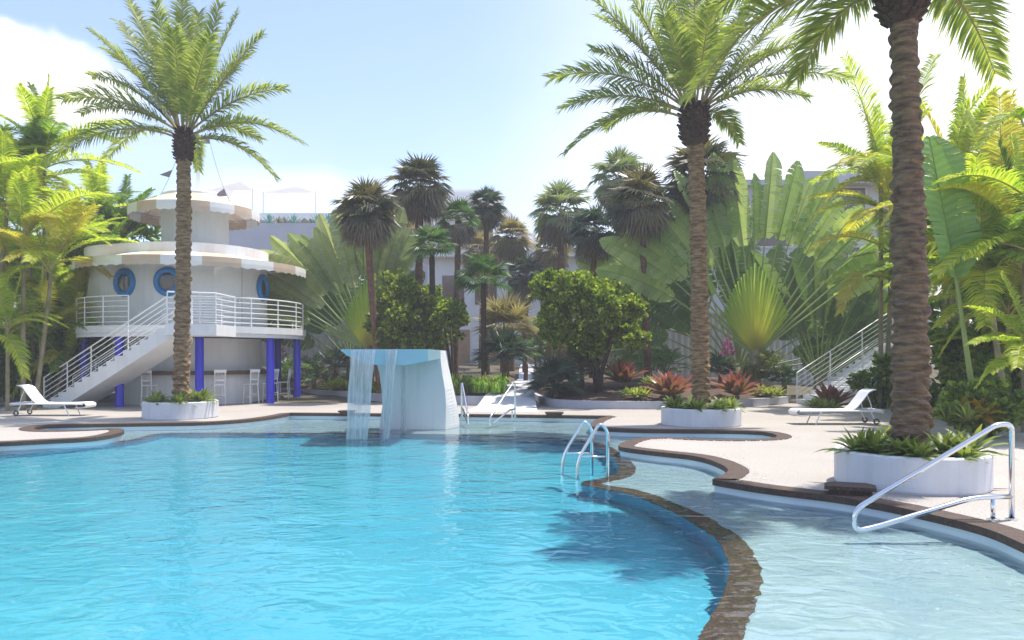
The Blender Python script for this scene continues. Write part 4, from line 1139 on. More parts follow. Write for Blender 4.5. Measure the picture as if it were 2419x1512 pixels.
# door
mb = MB(); mb.lathe([(2.86, 2.77), (2.895, 2.77), (2.895, 4.95), (2.86, 4.95)], 10, PH0 + R(13), PH0 + R(36), close=True); dr = mb.build('door', M['white2'], tower)
mb = MB(); p = pol(2.95, 33.5, 3.75); mb.tube([p + Vector((0,0,-.12)), p + Vector((0,0,.12))], .018, 8); mb.build('handle', M['steel'], dr)
mb = MB(); mb.lathe([(2.86, 2.77), (2.90, 2.77), (2.90, 5.0), (2.86, 5.0)], 2, PH0 + R(36.2), PH0 + R(37.2), close=True); mb.build('door_jamb', M['frame'], dr)
# awnings
def awning(name, r_in, z_in, r_out, z_out, val, ns, per=12, sc=3, phase=0.0, amp=.05):
    mb = MB(); n = ns*per; vs = []
    prof = [0, .35, .7, 1.0]
    for k in range(n):
        a = 2*PI*k/n + phase
        for q in prof: 
            r = r_in + (r_out-r_in)*q; z = z_in + (z_out - z_in)*q - .10*math.sin(PI*q)*(r_out-r_in)*.2
            vs.append((r*math.cos(a), r*math.sin(a), z))
        sag = amp*abs(math.cos(PI*k*sc/per))
        vs.append(((r_out+.012)*math.cos(a), (r_out+.012)*math.sin(a), z_out - val*.5))
        vs.append(((r_out+.005)*math.cos(a), (r_out+.005)*math.sin(a), z_out - val + sag))
    m = len(prof) + 2
    for k in range(n):
        k2 = (k+1) % n; mi = (k//per) % 2
        mb.add([vs[k*m+j] for j in range(m)] + [vs[k2*m+j] for j in range(m)], [(j, m+j, m+j+1, j+1) for j in range(m-1)], mi)
    me = mb.build(name, [M['beige'], M['awnwhite']], tower)
    mr = MB()
    mr.tube([((r_out-.03)*math.cos(2*PI*k/60), (r_out-.03)*math.sin(2*PI*k/60), z_out-.03) for k in range(61)], .018, 6, cap=False)
    for k in range(12):
        a = 2*PI*k/12 + .1
        mr.tube([(r_in*math.cos(a), r_in*math.sin(a), z_in-.45), ((r_out-.03)*math.cos(a), (r_out-.03)*math.sin(a), z_out-.04)], .014, 6)
    mr.build('awning_frame', M['frame'], me)
awning('lower_awning', 2.95, 5.42, 4.5, 5.12, .36, 20, phase=.12)
awning('upper_awning', 1.28, 7.82, 2.56, 7.32, .38, 16, phase=.2)
mb = MB(); mb.lathe([(1.31, 5.70), (1.31, 7.80)], 56); mb.build('upper_drum', M['white'], tower, True)
mb = MB(); mb.lathe([(.02, 8.02), (.9, 8.0), (1.24, 7.95), (1.29, 7.9), (1.29, 7.80)], 48); mb.build('roof_cap', M['white2'], tower)
mb = MB(); mb.tube([(.12,0,7.9),(.12,0,12.2)], [.075,.05], 10); mb.build('mast', M['white2'], tower, True)
# balcony railing
def rails(mb, path_pts, h=1.0, n=6, r=.016, posts=None, pr_=.024, first=.12):
    for k in range(n):
        z = first + (h - first)*k/(n-1)
        mb.tube([p + Vector((0,0,z)) for p in path_pts], r if k < n-1 else r*1.5, 6)
    for p in (posts if posts is not None else path_pts):
        mb.tube([p + Vector((0,0,-.02)), p + Vector((0,0,h))], pr_, 6)
mb = MB()
arc = [pol(4.36, a, 2.76) for a in range(-2, 335, 3)]
arc = [pol(4.36, a, 2.76) for a in range(-4, 332, 3)]
rails(mb, arc, posts=[pol(4.36, a, 2.76) for a in (-4, 12, 27, 44, 62, 78, 94, 110, 126, 142, 158, 174, 190, 206, 222, 238, 254, 270, 283, 298, 314, 329)])
mb.build('balcony_railing', M['white2'], tower)
# staircase
T0 = (Vector((-10.95, 24.75, 0)) - TC)/KS; B0 = (Vector((-15.75, 26.3, 0)) - TC)/KS
u = (B0 - T0); L = u.length; u.normalize(); w = Vector((-u.y, u.x, 0))
if w.y < 0: w = -w
SW = 1.35; NS = 15; zt = 2.6
mb = MB(); st = []
prof = []
for i in range(NS):
    s = L*i/NS; z = zt*(1 - i/NS)
    prof += [(s, z), (s + L/NS, z)]
vs = []; 
soff = [(0, zt-.62), (L - .55, 0.0), (L, 0.0)]
poly = prof + [(L, 0)] + [(L-.85, 0), (0, zt - .42)]
n = len(poly)
for off in (0, SW):
    for (s, z) in poly: vs.append(T0 + u*s + w*off + Vector((0,0,z)))
fs = [(i, (i+1) % n, n+(i+1) % n, n+i) for i in range(n)]
for i in range(NS):   # sides as quads under each tread
    for b in (0, n):
        pass
mb.add(vs, fs)
def soffz(s): return max(0.0, (zt-.42)*(1 - s/(L-.85)))
for i in range(NS):
    s0, s1 = L*i/NS, L*(i+1)/NS; z = zt*(1 - i/NS)
    for off in (0, SW):
        q = [T0 + u*s_ + w*off + Vector((0,0,z_)) for s_, z_ in ((s0, z), (s1, z), (s1, soffz(s1)), (s0, soffz(s0)))]
        mb.add(q, [(0,1,2,3)])
stair = mb.build('staircase', M['white'], tower)
for nm, off in (('stair_railing', .05), ('stair_railing', SW-.05)):
    mb = MB(); pp = [T0 + u*(L*i/10) + w*off + Vector((0,0,zt*(1 - i/10) + .02)) for i in range(11)]
    rails(mb, pp, .98, 6, posts=[pp[0], pp[3], pp[6], pp[8], pp[10]])
    mb.build(nm, M['white2'], stair)
# landing
lp = [T0, T0 + w*SW, Vector((.2,-3.6,0)) + Vector((-.2,0,0)), Vector((2.2,-3.95,0)), Vector((2.35,-5.2,0))]
lp = [T0 + Vector((0,0,0)), Vector((2.9,-5.35,0)), Vector((2.9,-3.2,0)), T0 + w*(SW+.9)]
mb = MB(); mb.prism(lp, 2.385, 2.755); ld = mb.build('landing', M['white'], tower)
mb = MB(); a_, b_ = T0 + Vector((0.04,.05,2.76)), Vector((2.86,-5.3,2.76)); pp = [a_.lerp(b_, k/3) for k in range(4)] + [Vector((2.86,-3.4,2.76))]
rails(mb, pp); mb.build('landing_railing', M['white2'], ld)
# pennants
for lab, ex, ey, fl in (('string of grey pennants from the mast down to the left side of the upper awning', 345, 512, (.50,.74)), ('string of grey pennants from the mast down to the right side of the upper awning', 556, 500, (.28,.70,.84))):
    a = Vector((TC.x+.12*KS, TC.y, 12.1)); b = W(ex, ey, 29.6)
    t = thing('pennant_string', lab, 'pennants', b, 0, 'pennant strings on the tower mast')
    pts = [(a.lerp(b, k/12) - b) + Vector((0,0,-.7*math.sin(PI*k/12))) for k in range(13)]
    mb = MB(); mb.tube(pts, .008, 5); mb.build('cord', M['flag'], t)
    for f in fl:
        i = int(f*12); p = pts[i].lerp(pts[i+1], f*12 - i); dr_ = (pts[i+1]-pts[i]).normalized()
        side = Vector((-.8 if ex < 450 else -.35, -.1, -.25)).normalized()
        mb = MB(); tip = p + side*.50 + Vector((0,0,-.05)); e2 = p + dr_*.32; o_ = Vector((0,.012,0))
        mb.add([p-o_, e2-o_, tip, p+o_, e2+o_], [(0,1,2),(4,3,2),(0,3,4,1),(0,2,3),(1,4,2)]); mb.build('pennant', M['flag'], t)

# bar stools
def stool_parts():
    out = []
    mb = MB(); mb.box(-.2,.2,-.19,.19,.70,.735); out.append(('seat', mb))
    for sx in (-1,1):
        mb = MB(); mb.tube([(sx*.19,-.2,0),(sx*.165,-.165,.71)], .017, 8); out.append(('leg', mb))
        mb = MB(); mb.tube([(sx*.19,.2,0),(sx*.165,.165,.71)], .017, 8); out.append(('leg', mb))
    mb = MB()
    for sx in (-1,1): mb.tube([(sx*.17,-.175,.72),(sx*.185,-.23,1.24)], .017, 8)
    mb.box(-.21,.21,-.245,-.215,1.15,1.25); mb.box(-.18,.18,-.205,-.185,.86,.90)
    for k in range(7): mb.tube([(-.135+.045*k,-.196,.89),(-.145+.048*k,-.23,1.16)], .008, 6)
    out.append(('backrest', mb))
    mb = MB()
    for sx in (-1,1): mb.tube([(sx*.18,-.185,.28),(sx*.18,.185,.28)], .012, 6)
    mb.tube([(-.18,-.185,.36),(.18,-.185,.36)], .012, 6); mb.tube([(-.18,.185,.22),(.18,.185,.22)], .012, 6)
    out.append(('stretcher', mb))
    return [(n_, b.mesh('stool_'+n_, M['white2'])) for n_, b in out]
SP = stool_parts()
STOOLS = [('white spindle back bar stool under the stairs end of the bar counter', -26), ('white bar stool half hidden behind the date palm trunk', -6), ('white bar stool just right of the middle blue column', 13),
          ('white spindle back bar stool midway between the two right hand bar columns', 34), ('white bar stool close to the front right blue column', 51), ('white bar stool at the right end of the bar counter beside the bushes', 74)]
for lab, a in STOOLS:
    p = TC + pol(3.62*KS, a)
    t = thing('bar_stool', lab, 'bar stool', p, PH0 + R(a) + PI/2, 'white bar stools at the round counter')
    for n_, me in SP: link(n_, me, t, (0,0,0), (0,0,0))

# ================================================================ FOUNTAIN WALL
fo = Vector((-2.9, 20.0, WZ))
t = thing('waterfall_fountain', 'pale blue sculpted waterfall wall standing in the pool', 'fountain', fo)
def fx(px, d=20.0): return (px - CX)/FPX*d - fo.x
prof = [(1.0,895,1052,1086), (.85,899,1052.5,1083), (.7,903,1053.5,1079), (.5,901,1051,1071), (.3,896,1044.5,1063), (.15,889,1041,1057), (0.0,880,1039,1052)]
# t=1 bottom (below water) ... 0 top ; heights
H1 = 1.86 - WZ
mb = MB(); vs = []
prof2 = []
for k in range(25):
    q = k/24*(len(prof)-1); i = min(int(q), len(prof)-2); f = q - i
    prof2.append(tuple(prof[i][j] + (prof[i+1][j]-prof[i][j])*f for j in range(4)))
for (tt, xl, xr, xb) in prof2:
    z = H1*(1-tt) - (.3 if tt == 1.0 else 0)
    dp = 20.8
    vs += [Vector((fx(xl), 0, z)), Vector((fx(xr), 0, z)), Vector((fx(xb, dp), .8, z)), Vector((fx(xl+6, dp), .8, z))]
fs = []
for i in range(len(prof2)-1):
    for k in range(4):
        fs.append((i*4+k, i*4+(k+1) % 4, (i+1)*4+(k+1) % 4, (i+1)*4+k))
fs.append(tuple((len(prof2)-1)*4+k for k in range(4)))
mb.add(vs, fs); mb.build('wall', M['fountain'], t)
# cantilevered basin: plan runs forward of the wall
mb = MB()
YF = 17.75 - fo.y
def bx(px, d): return (px - CX)/FPX*d - fo.x
NB = 16; vs = []
for i in range(NB + 1):
    s = i/NB
    xf = bx(803 + (1011-803)*s, 17.75); xb_ = bx(840 + (1040-840)*s, 19.97)
    dpth = .36*min(1, .03 + math.sin(min(1, s*1.9)*PI/2)**.7) * (1.0 if s < .75 else 1 - .25*(s-.75)/.25)
    zt_ = H1 + .003
    vs += [(xf, YF, zt_), (xb_, -.003, zt_), (xb_, -.003, zt_ - dpth*.8), (xf, YF, zt_ - dpth)]
fs = []
for i in range(NB):
    a, b = i*4, i*4+4
    fs += [(a, a+1, b+1, b), (a+3, b+3, b+2, a+2), (a, b, b+3, a+3)]
fs += [(0,3,2,1), (NB*4, NB*4+1, NB*4+2, NB*4+3)]
mb.add(vs, fs); mb.build('basin', M['basinreflect'], t)
def stream(px0, px1, qx0, qx1, d, zt_, seed, arch=.0):
    rg = random.Random(seed); mb = MB(); NXs, NZ = 14, 12; front = []
    for side in (0, 1):
        vs = []
        for j in range(NZ+1):
            f = j/NZ; a = bx(px0 + (qx0-px0)*f, d); b = bx(px1 + (qx1-px1)*f, d)
            z = zt_ - (zt_ + .06)*f**1.0
            for i in range(NXs+1):
                s = i/NXs
                vs.append((a + (b-a)*s + .01*math.sin(9*f+i), d - fo.y - .05 - .22*math.sqrt(f)*(.4+arch) + .03*math.sin(i*1.9 + 2.2*f) + side*.05, z))
        mb.add(vs, [(j*(NXs+1)+i, (j+1)*(NXs+1)+i, (j+1)*(NXs+1)+i+1, j*(NXs+1)+i+1) for j in range(NZ) for i in range(NXs)])
    mb.build('falling_water', M['fall'], t, True)
stream(829, 886, 818, 870, 17.72, H1-.01, 1)
stream(911, 937, 905, 921, 17.72, H1-.01, 2)
stream(948, 960, 946, 959, 19.6, H1-.4, 3)

# ================================================================ LADDER, HANDRAILS
def arcpath(pts, rad=.12, n=6):
    """polyline with rounded corners"""
    pts = [Vector(p) for p in pts]; out = [pts[0]]
    for i in range(1, len(pts)-1):
        a, b, c = pts[i-1], pts[i], pts[i+1]
        d1, d2 = (a-b), (c-b); r = min(rad, d1.length*.48, d2.length*.48)
        p, q = b + d1.normalized()*r, b + d2.normalized()*r
        for k in range(n+1): out.append(bez(p, b, q, k/n))
    out.append(pts[-1]); return out
lf = G(1432, 1126, -.2); rb = G(1394, 1118, -.2)
t = thing('pool_ladder', 'pale steel two hoop pool ladder at the edge of the deep pool', 'pool ladder', (1.46, 11.95, BZ))
for off in (Vector((0,0,0)), Vector((-.20,.42,0))):
    mb = MB()
    pts = arcpath([(-.47,.0,-.03), (-.47,.0,.45), (-.12,.0,1.02), (.0,.0,.90), (.0,.0,0)], .22, 8)
    mb.tube([p + off for p in pts], .025, 12); h_ = mb.build('hoop', M['steel'], t, True)
    mb = MB(); mb.tube([Vector((-.455,0,.50)) + off, Vector((-.01,0,.50)) + off], .016, 10); mb.build('crossbar', M['steel'], h_, True)
for z in (.02,):
    mb = MB(); mb.box(-.05,.05,0,.42,z,z+.035); 
    mb.v = [(v[0]-.47 - .20*(v[1]/.42), v[1], v[2]) for v in mb.v]
    mb.build('step', M['steel'], t)
def handrail(label, loc, rz, s=1.0):
    t = thing('pool_handrail', label, 'handrail', loc, rz, 'steel handrails into the pool')
    mb = MB()
    pts = arcpath([(0,0,0), (0,0,1.0), (-.17,0,1.0), (-1.52,0,.05), (-1.52,0,-.12), (-1.35,0,-.12), (-.42,0,.24), (.0,0,.235)], .13, 8)
    pts = arcpath([(0,0,0), (0,0,.985), (-.16,0,.985), (-1.66,0,.12), (-1.66,0,-.10), (-1.45,0,-.06), (-.40,0,.235), (.0,0,.24)], .16, 8)
    mb.tube([p*s for p in pts], .027*s, 14); mb.build('rail', M['steel'], t, True)
    mb = MB(); mb.tube([(-.20*s,0,0), (-.20*s,0,.24*s)], .022*s, 10); mb.build('strut', M['steel'], t, True)
    for x in (0, -.2):
        mb = MB(); mb.lathe([(.06,.0), (.06,.012), (.03,.02)], 20, c=(x*s, 0)); mb.build('floor_flange', M['steel'], t)
p = G(2389, 1228); handrail('large shiny steel handrail reaching over the coping beside the biggest planter', p, R(3))
p = G(1216, 986); handrail('small distant steel handrail at the far pool edge in front of the path', p, R(66), .97)
p = G(1090, 984); handrail('distant steel handrail seen end on beside the fountain wall', p, R(100), .97)
# raised brown skimmer lids
for lab, x, y, wd in (('brown raised block on the coping by the biggest planter', 2015, 1170, .58), ('brown raised block on the coping in front of the path', 1309, 983, .52), ('brown raised block on the far coping left of the falling water', 818, 979, .46)):
    p = G(x, y)
    t = thing('coping_block', lab, 'skimmer block', (p.x, p.y + .10, .012), R(-22) if x > 2000 else 0, 'raised brown blocks on the pool coping')
    mb = MB(); mb.box(-wd*.42, wd*.42, -.14, .16, 0, .055); mb.build('base', M['coping'], t)
    mb = MB(); pl_ = [(-wd*.5,-.19),(wd*.5,-.19),(wd*.5,.08),(wd*.32,.22),(-wd*.32,.22),(-wd*.5,.08)]; mb.prism(pl_, .056, .10); mb.build('lid', M['coping'], t)

# ================================================================ LOUNGERS
def lounger(label, loc, flip):
    t = thing('sun_lounger', label, 'sun lounger', loc, 0, 'white wheeled loungers')
    sx = -1 if flip else 1
    def P(x, y, z): return Vector((x*sx, y, z))
    # x: 0 = head end, 2.05 = foot
    mb = MB()
    prof = [(.60,.38),(.9,.365),(1.4,.37),(1.75,.385),(1.93,.385),(2.0,.36),(2.03,.31),(2.0,.26),(1.9,.24),(1.72,.245)]
    def sheet_(pr, mb, th=.022):
        n = len(pr); vs = []
        for y in (.04, .62):
            for (x, z) in pr: vs.append(P(x, y, z))
            for (x, z) in pr: vs.append(P(x, y, z - th))
        fs = []
        for i in range(n-1):
            fs += [(i, i+1, 2*n+i+1, 2*n+i), (n+i+1, n+i, 3*n+i, 3*n+i+1), (i, n+i, n+i+1, i+1), (2*n+i, 2*n+i+1, 3*n+i+1, 3*n+i)]
        fs += [(0, 2*n, 3*n, n), (n-1, 2*n-1, 4*n-1, 3*n-1)]
        mb.add(vs, fs)
    sheet_(prof, mb); mb.build('seat', M['sling'], t)
    mb = MB(); sheet_([(.60,.385),(.50,.46),(.36,.63),(.22,.82),(.12,.87),(.04,.885)], mb); mb.build('backrest', M['sling'], t)
    mb = MB()
    for y in (.02, .64):
        mb.tube([P(-.08,y,.34), P(.6,y,.345), P(1.2,y,.345), P(1.95,y,.34)], .022, 8)
    mb.tube([P(-.08,.02,.34), P(-.08,.64,.34)], .022, 8)
    for y in (.06,.60): mb.tube([P(.12,y,.34), P(.2,y,.60), P(.26,y,.74)], .012, 6)
    mb.build('frame', M['white2'], t)
    mb = MB(); sheet_([(-.14,.30),(-.16,.36),(-.08,.385),(.15,.375),(.42,.37)], mb); mb.build('headrest_roll', M['sling'], t)
    for y in (.04,.62):
        mb = MB(); mb.tube([P(1.40,y,.34), P(1.55,y,0.0)], .018, 8); mb.build('leg', M['white2'], t)
        mb = MB(); mb.tube([P(.18,y,.34), P(.06,y,.08)], .018, 8); lg = mb.build('leg', M['white2'], t)
        mb = MB(); K, J = 20, 8; vs = []
        for k in range(K):
            th = 2*PI*k/K
            for j in range(J):
                ps = 2*PI*j/J; vs.append(P(.05 + (.06+.022*math.cos(ps))*math.cos(th), y + .02*math.sin(ps) + (-.03 if y < .3 else .03), .084 + (.06+.022*math.cos(ps))*math.sin(th)))
        mb.add(vs, [(k*J+j, ((k+1) % K)*J+j, ((k+1) % K)*J+(j+1) % J, k*J+(j+1) % J) for k in range(K) for j in range(J)])
        mb.build('wheel', M['rubber'], lg, True)
p = G(33, 983); lounger('white wheeled sun lounger by the foot of the tower stairs', p, False)
p = G(2075, 1004); lounger('white wheeled sun lounger in front of the far right staircase', p, True)

# ================================================================ FAR RIGHT STAIRCASE
sb = G(1880, 953)
t = thing('garden_staircase', 'white outdoor staircase with railings behind the right lounger', 'staircase', sb)
d_ = (Vector((16.2, 31.0, 0)) - Vector((sb.x, sb.y, 0))); L = d_.length; d_.normalize(); w = Vector((d_.y, -d_.x, 0))
NS = 20; Hh = 3.2; SW = 1.6
mb = MB()
def tp(s, o_, z): return d_*s + w*o_ + Vector((0,0,z))
for i in range(NS):
    s0, s1 = L*i/NS, L*(i+1)/NS; z = Hh*(i+1)/NS; zb0, zb1 = max(0, Hh*i/NS - .35), max(0, Hh*(i+1)/NS - .35); z0 = Hh*i/NS
    a = [tp(s0,0,z0), tp(s0,SW,z0), tp(s0,SW,z), tp(s0,0,z), tp(s1,0,z), tp(s1,SW,z), tp(s1,SW,zb1), tp(s1,0,zb1), tp(s0,0,zb0), tp(s0,SW,zb0)]
    mb.add(a, [(0,1,2,3),(3,2,5,4),(3,4,7,8),(2,9,6,5),(8,7,6,9)])
mb.build('flight', M['white'], t)
for o_ in (.04, SW-.04):
    mb = MB(); pp = [tp(L*k/8, o_, Hh*k/8 + .12) for k in range(9)]
    rails(mb, pp, 1.0, 6, .014, pr_=.026, posts=pp[::2]); mb.build('railing', M['white2'], t)

# ================================================================ FENCES, HOTEL, FAR THINGS
def corrug(name, label, x0, x1, ytop, d, ybow=0.0):
    a, b = W(x0, ytop, d), W(x1, ytop, d)
    t = thing(name, label, 'fence', ((a.x+b.x)/2, d, 0), 0, 'pale corrugated fences')
    n = int(abs(b.x-a.x)*14); mb = MB(); vs = []
    for i in range(n+1):
        s = i/n; x = (a.x + (b.x-a.x)*s) - t.location.x; y = .05*math.cos(i*PI/2.0) if i % 2 == 0 else 0
        g = terrain(a.x, d) - .05
        vs += [(x, y, g), (x, y, a.z), (x, y+.04, g), (x, y+.04, a.z)]
    fs = []
    for i in range(n):
        p, q = i*4, i*4+4
        fs += [(p, q, q+1, p+1), (p+2, p+3, q+3, q+2), (p+1, q+1, q+3, p+3)]
    mb.add(vs, fs); mb.build('panel', M['fence'], t)
    mb = MB(); mb.box(a.x - t.location.x, b.x - t.location.x, -.08, .10, a.z+.002, a.z + .07); mb.build('cap_rail', M['fence'], t)
corrug('garden_fence', 'pale corrugated fence behind the left travelers palm', 560, 1000, 748, 36)
corrug('garden_fence', 'pale corrugated fence behind the right travelers palms', 1500, 2120, 742, 36.5)
corrug('garden_fence', 'pale fence behind the left thicket', -200, 330, 775, 38)

def bld(name, label, x0, x1, d, dep, cat='building'):
    a, b = W(x0, 845, d), W(x1, 845, d)
    t = thing(name, label, cat, ((a.x+b.x)/2, d, 0)); return t, abs(b.x-a.x)/2
def zt(y, d): return CH + (HY - y)/FPX*d
# left terrace block with agaves on top
d = 52
t, hw = bld('terrace_building', 'lavender grey terrace wall building with agaves along its top behind the tower', 470, 832, d, 8)
mb = MB(); mb.box(-hw, hw, 0, 9, 0, zt(527, d)); mb.build('wall', M['terracewall'], t)
mb = MB(); mb.box(-hw-.1, hw+.1, 3.2, 9.2, zt(527,d)+.003, zt(506,d)); mb.build('upper_storey', M['hotel'], t)
mb = MB(); mb.box(-hw-.6, hw+.9, 2.2, 9.6, zt(506,d)+.003, zt(489,d)); mb.build('roof_slab', M['hotelw'], t)
ag2 = random.Random(5)
AG = [(632,1.0,'agave','bright turquoise agave nearest the tower awning on the terrace wall'), (690,1.1,'agave','bright turquoise agave in the middle of the terrace wall'), (745,1.0,'agave','turquoise agave near the right end of the terrace wall'), (772,1.15,'agave','turquoise agave at the right end of the terrace wall by the palm'),
      (606,.6,'dryagave','small dry agave closest to the tower awning'), (655,.75,'dryagave','grey agave between the first and second turquoise ones'), (668,.85,'dryagave','dry brownish agave just left of the middle turquoise one'), (716,.7,'dryagave','grey agave right of the middle turquoise one'), (730,.6,'dryagave','low grey agave between the two right turquoise ones'), (790,.6,'dryagave','low grey agave at the last end of the terrace wall')]
for x, s, mk, lab in AG:
    p = W(x, 527, d + .5)
    leaf_plant('agave', lab, 'agave', (p.x, d + .7, zt(527, d)), 20, 1.0*s, .12, mk, int(x), 'agaves on the terrace wall', 10, 85, .15, 1, .2, 3)
# far canopy building
d = 62
t, hw = bld('canopy_building', 'hazy hotel canopy with a thick rounded white roof far behind the fan palms', 812, 1190, d, 10)
mb = MB(); zr = zt(446, d)
mb.prism([(-hw,0),(hw-.8,0),(hw,1.2),(hw,9),(-hw,9)], zr-.95, zr-.25); mb.prism([(-hw+.3,.35),(hw-1,.35),(hw-.35,1.4),(hw-.35,8.7),(-hw+.3,8.7)], zr-.247, zr); mb.build('roof', M['hotelw'], t)
for x in (-hw*.4, .1*hw, .55*hw, .9*hw):
    mb = MB(); mb.box(x-.12, x+.12, 1.6, 1.84, 0, zr-.953); mb.build('column', M['hotelw'], t)
mb = MB(); mb.box(-hw+1, hw-1.5, 4.5, 9, 0, zr-.953); mb.build('wall', M['hotel'], t)
for k in range(4):
    x = -hw + 1.6 + k*2.7
    mb = MB(); mb.box(x, x+2.0, 4.44, 4.497, zr-5.2, zr-2.4); wn = mb.build('window', M['brownpane'], t)
# slanting side wing
mb = MB()
a = [(hw-.6, .8, zr-.6), (hw+3.0, 1.6, zr-4.0), (hw+3.0, 7, zr-4.0), (hw-.6, 7, zr-.6)]
mb.add([Vector(p) for p in a] + [Vector(p) - Vector((0,0,.55)) for p in a], [(0,1,2,3),(7,6,5,4),(0,4,5,1),(1,5,6,2),(2,6,7,3),(3,7,4,0)]); mb.build('sloping_wing', M['hotelw'], t)
# white low building in the centre
d = 54
t, hw = bld('garden_building', 'low white hotel building with a flat roof far behind the path', 1010, 1620, d, 8)
z1 = zt(610, d)
mb = MB(); mb.box(-hw, hw, 0, 8, 0, z1); mb.build('wall', M['hotelw'], t)
mb = MB(); mb.box(-hw-.5, hw+.5, -.9, 8.2, z1+.003, z1+.45); mb.build('roof_slab', M['hotelw'], t)
for k in range(7):
    x = -hw + 1.0 + k*(2*hw-2)/7
    mb = MB(); mb.box(x, x+1.5, -.05, -.003, z1-3.2, z1-1.2); wn = mb.build('window', M['brownpane'], t)
for k in range(6):
    x = -hw + 1.6 + k*(2*hw-3)/6
    mb = MB(); mb.box(x, x+1.3, -.06, -.003, 1.3, 3.6); mb.build('door', M['timber'], t)
# right building
d = 43
t, hw = bld('hotel_wing', 'grey hotel wing with brown windows behind the huge travelers palm', 1640, 2130, d, 9)
zr = zt(413, d)
mb = MB(); mb.box(-hw, hw, 0, 9, 0, zr-.65); mb.build('wall', M['hotel'], t)
mb = MB(); mb.box(-.05*hw, hw+.7, -.9, 9.2, zr-.647, zr); mb.build('roof_slab', M['hotel'], t)
mb = MB(); mb.box(-hw-.01, -.051*hw, -.4, 9.2, zr-.647, zr-.35); mb.build('lower_roof_slab', M['hotel'], t)
def window(x0, x1, z0, z1, nmull):
    mb = MB(); mb.box(x0, x1, -.03, -.004, z0, z1); wn = mb.build('window', M['brownpane'], t)
    mb = MB(); f = .09
    mb.box(x0-f, x1+f, -.08, -.033, z1, z1+f); mb.box(x0-f, x1+f, -.08, -.033, z0-f, z0); mb.box(x0-f, x0, -.08, -.033, z0, z1); mb.box(x1, x1+f, -.08, -.033, z0, z1)
    for k in range(1, nmull):
        x = x0 + (x1-x0)*k/nmull; mb.box(x-.05, x+.05, -.075, -.033, z0, z1)
    mb.build('window_frame', M['frame'], wn)
cxm = t.location.x
def wx(px): return (px - CX)/FPX*d - cxm
window(wx(1965), wx(2042), zt(520,d), zt(445,d), 1)
window(wx(1700), wx(1868), zt(582,d), zt(530,d), 2)
window(wx(1890), wx(2060), zt(660,d), zt(585,d), 3)
# faint far pavilions
d = 95
for lab, x0, x1, y0, y1 in (('faint peaked white pavilion tent beyond the tower with two poles', 518, 616, 428, 462), ('faint second peaked pavilion tent far beyond the terrace wall', 640, 760, 440, 468)):
    a, b = W(x0, y1, d), W(x1, y1, d); hw = (b.x-a.x)/2
    t = thing('pavilion_tent', lab, 'tent', ((a.x+b.x)/2, d, 0), 0, 'faint pavilion tents')
    z0, z1 = a.z, zt(y0, d)
    mb = MB(); vs = [(-hw,-3,z0),(hw,-3,z0),(hw,3,z0),(-hw,3,z0),(0,0,z1)]
    mb.add(vs, [(0,1,4),(1,2,4),(2,3,4),(3,0,4)]); mb.build('canopy', M['tent'], t)
    for sx in (-1,1):
        mb = MB(); mb.tube([(sx*hw,-3,0),(sx*hw,-3,z0+ .2)], .04, 8); mb.build('pole', M['tent'], t)

# ================================================================ AIR, SKY, SUN, CAMERA
HAZE = .0020
if HAZE:
    mb = MB(); mb.box(-60, 60, -12, 112, -3.2, 22)
    m, nt, out = newmat('haze_air')
    v = N(nt, 'ShaderNodeVolumePrincipled'); v.inputs['Color'].default_value = (.97, .97, 1, 1); v.inputs['Density'].default_value = HAZE; v.inputs['Anisotropy'].default_value = .1
    nt.links.new(v.outputs[0], out.inputs['Volume'])
    o = struct(mb.build('haze', m), 'stuff')
SUN_AZ, SUN_EL = 63.0, 71.0     # azimuth clockwise from +Y (view direction) towards +X
sdir = Vector((math.sin(R(SUN_AZ))*math.cos(R(SUN_EL)), math.cos(R(SUN_AZ))*math.cos(R(SUN_EL)), math.sin(R(SUN_EL))))
sun = bpy.data.lights.new('sun', 'SUN'); sun.energy = 3.3; sun.angle = R(.9); sun.color = (1, .945, .86)
so = bpy.data.objects.new('sun', sun); COL.objects.link(so)
so.rotation_euler = sdir.to_track_quat('Z', 'Y').to_euler()
wd = bpy.data.worlds.new('World'); SC.world = wd; wd.use_nodes = True
nt = wd.node_tree
for n in list(nt.nodes): nt.nodes.remove(n)
out = nt.nodes.new('ShaderNodeOutputWorld')
sky = N(nt, 'ShaderNodeTexSky', sky_type='NISHITA'); sky.sun_disc = False
sky.sun_elevation = R(SUN_EL); sky.sun_rotation = R(SUN_AZ)
sky.air_density = 1.0; sky.dust_density = 1.2; sky.ozone_density = 1.0
bg = nt.nodes.new('ShaderNodeBackground'); bg.inputs['Strength'].default_value = .15
tn = N(nt, 'ShaderNodeMix', data_type='RGBA', blend_type='MULTIPLY'); tn.inputs['Factor'].default_value = 1; tn.inputs['B'].default_value = (1.0, .955, .99, 1)
nt.links.new(sky.outputs[0], tn.inputs['A']); nt.links.new(tn.outputs['Result'], bg.inputs['Color'])
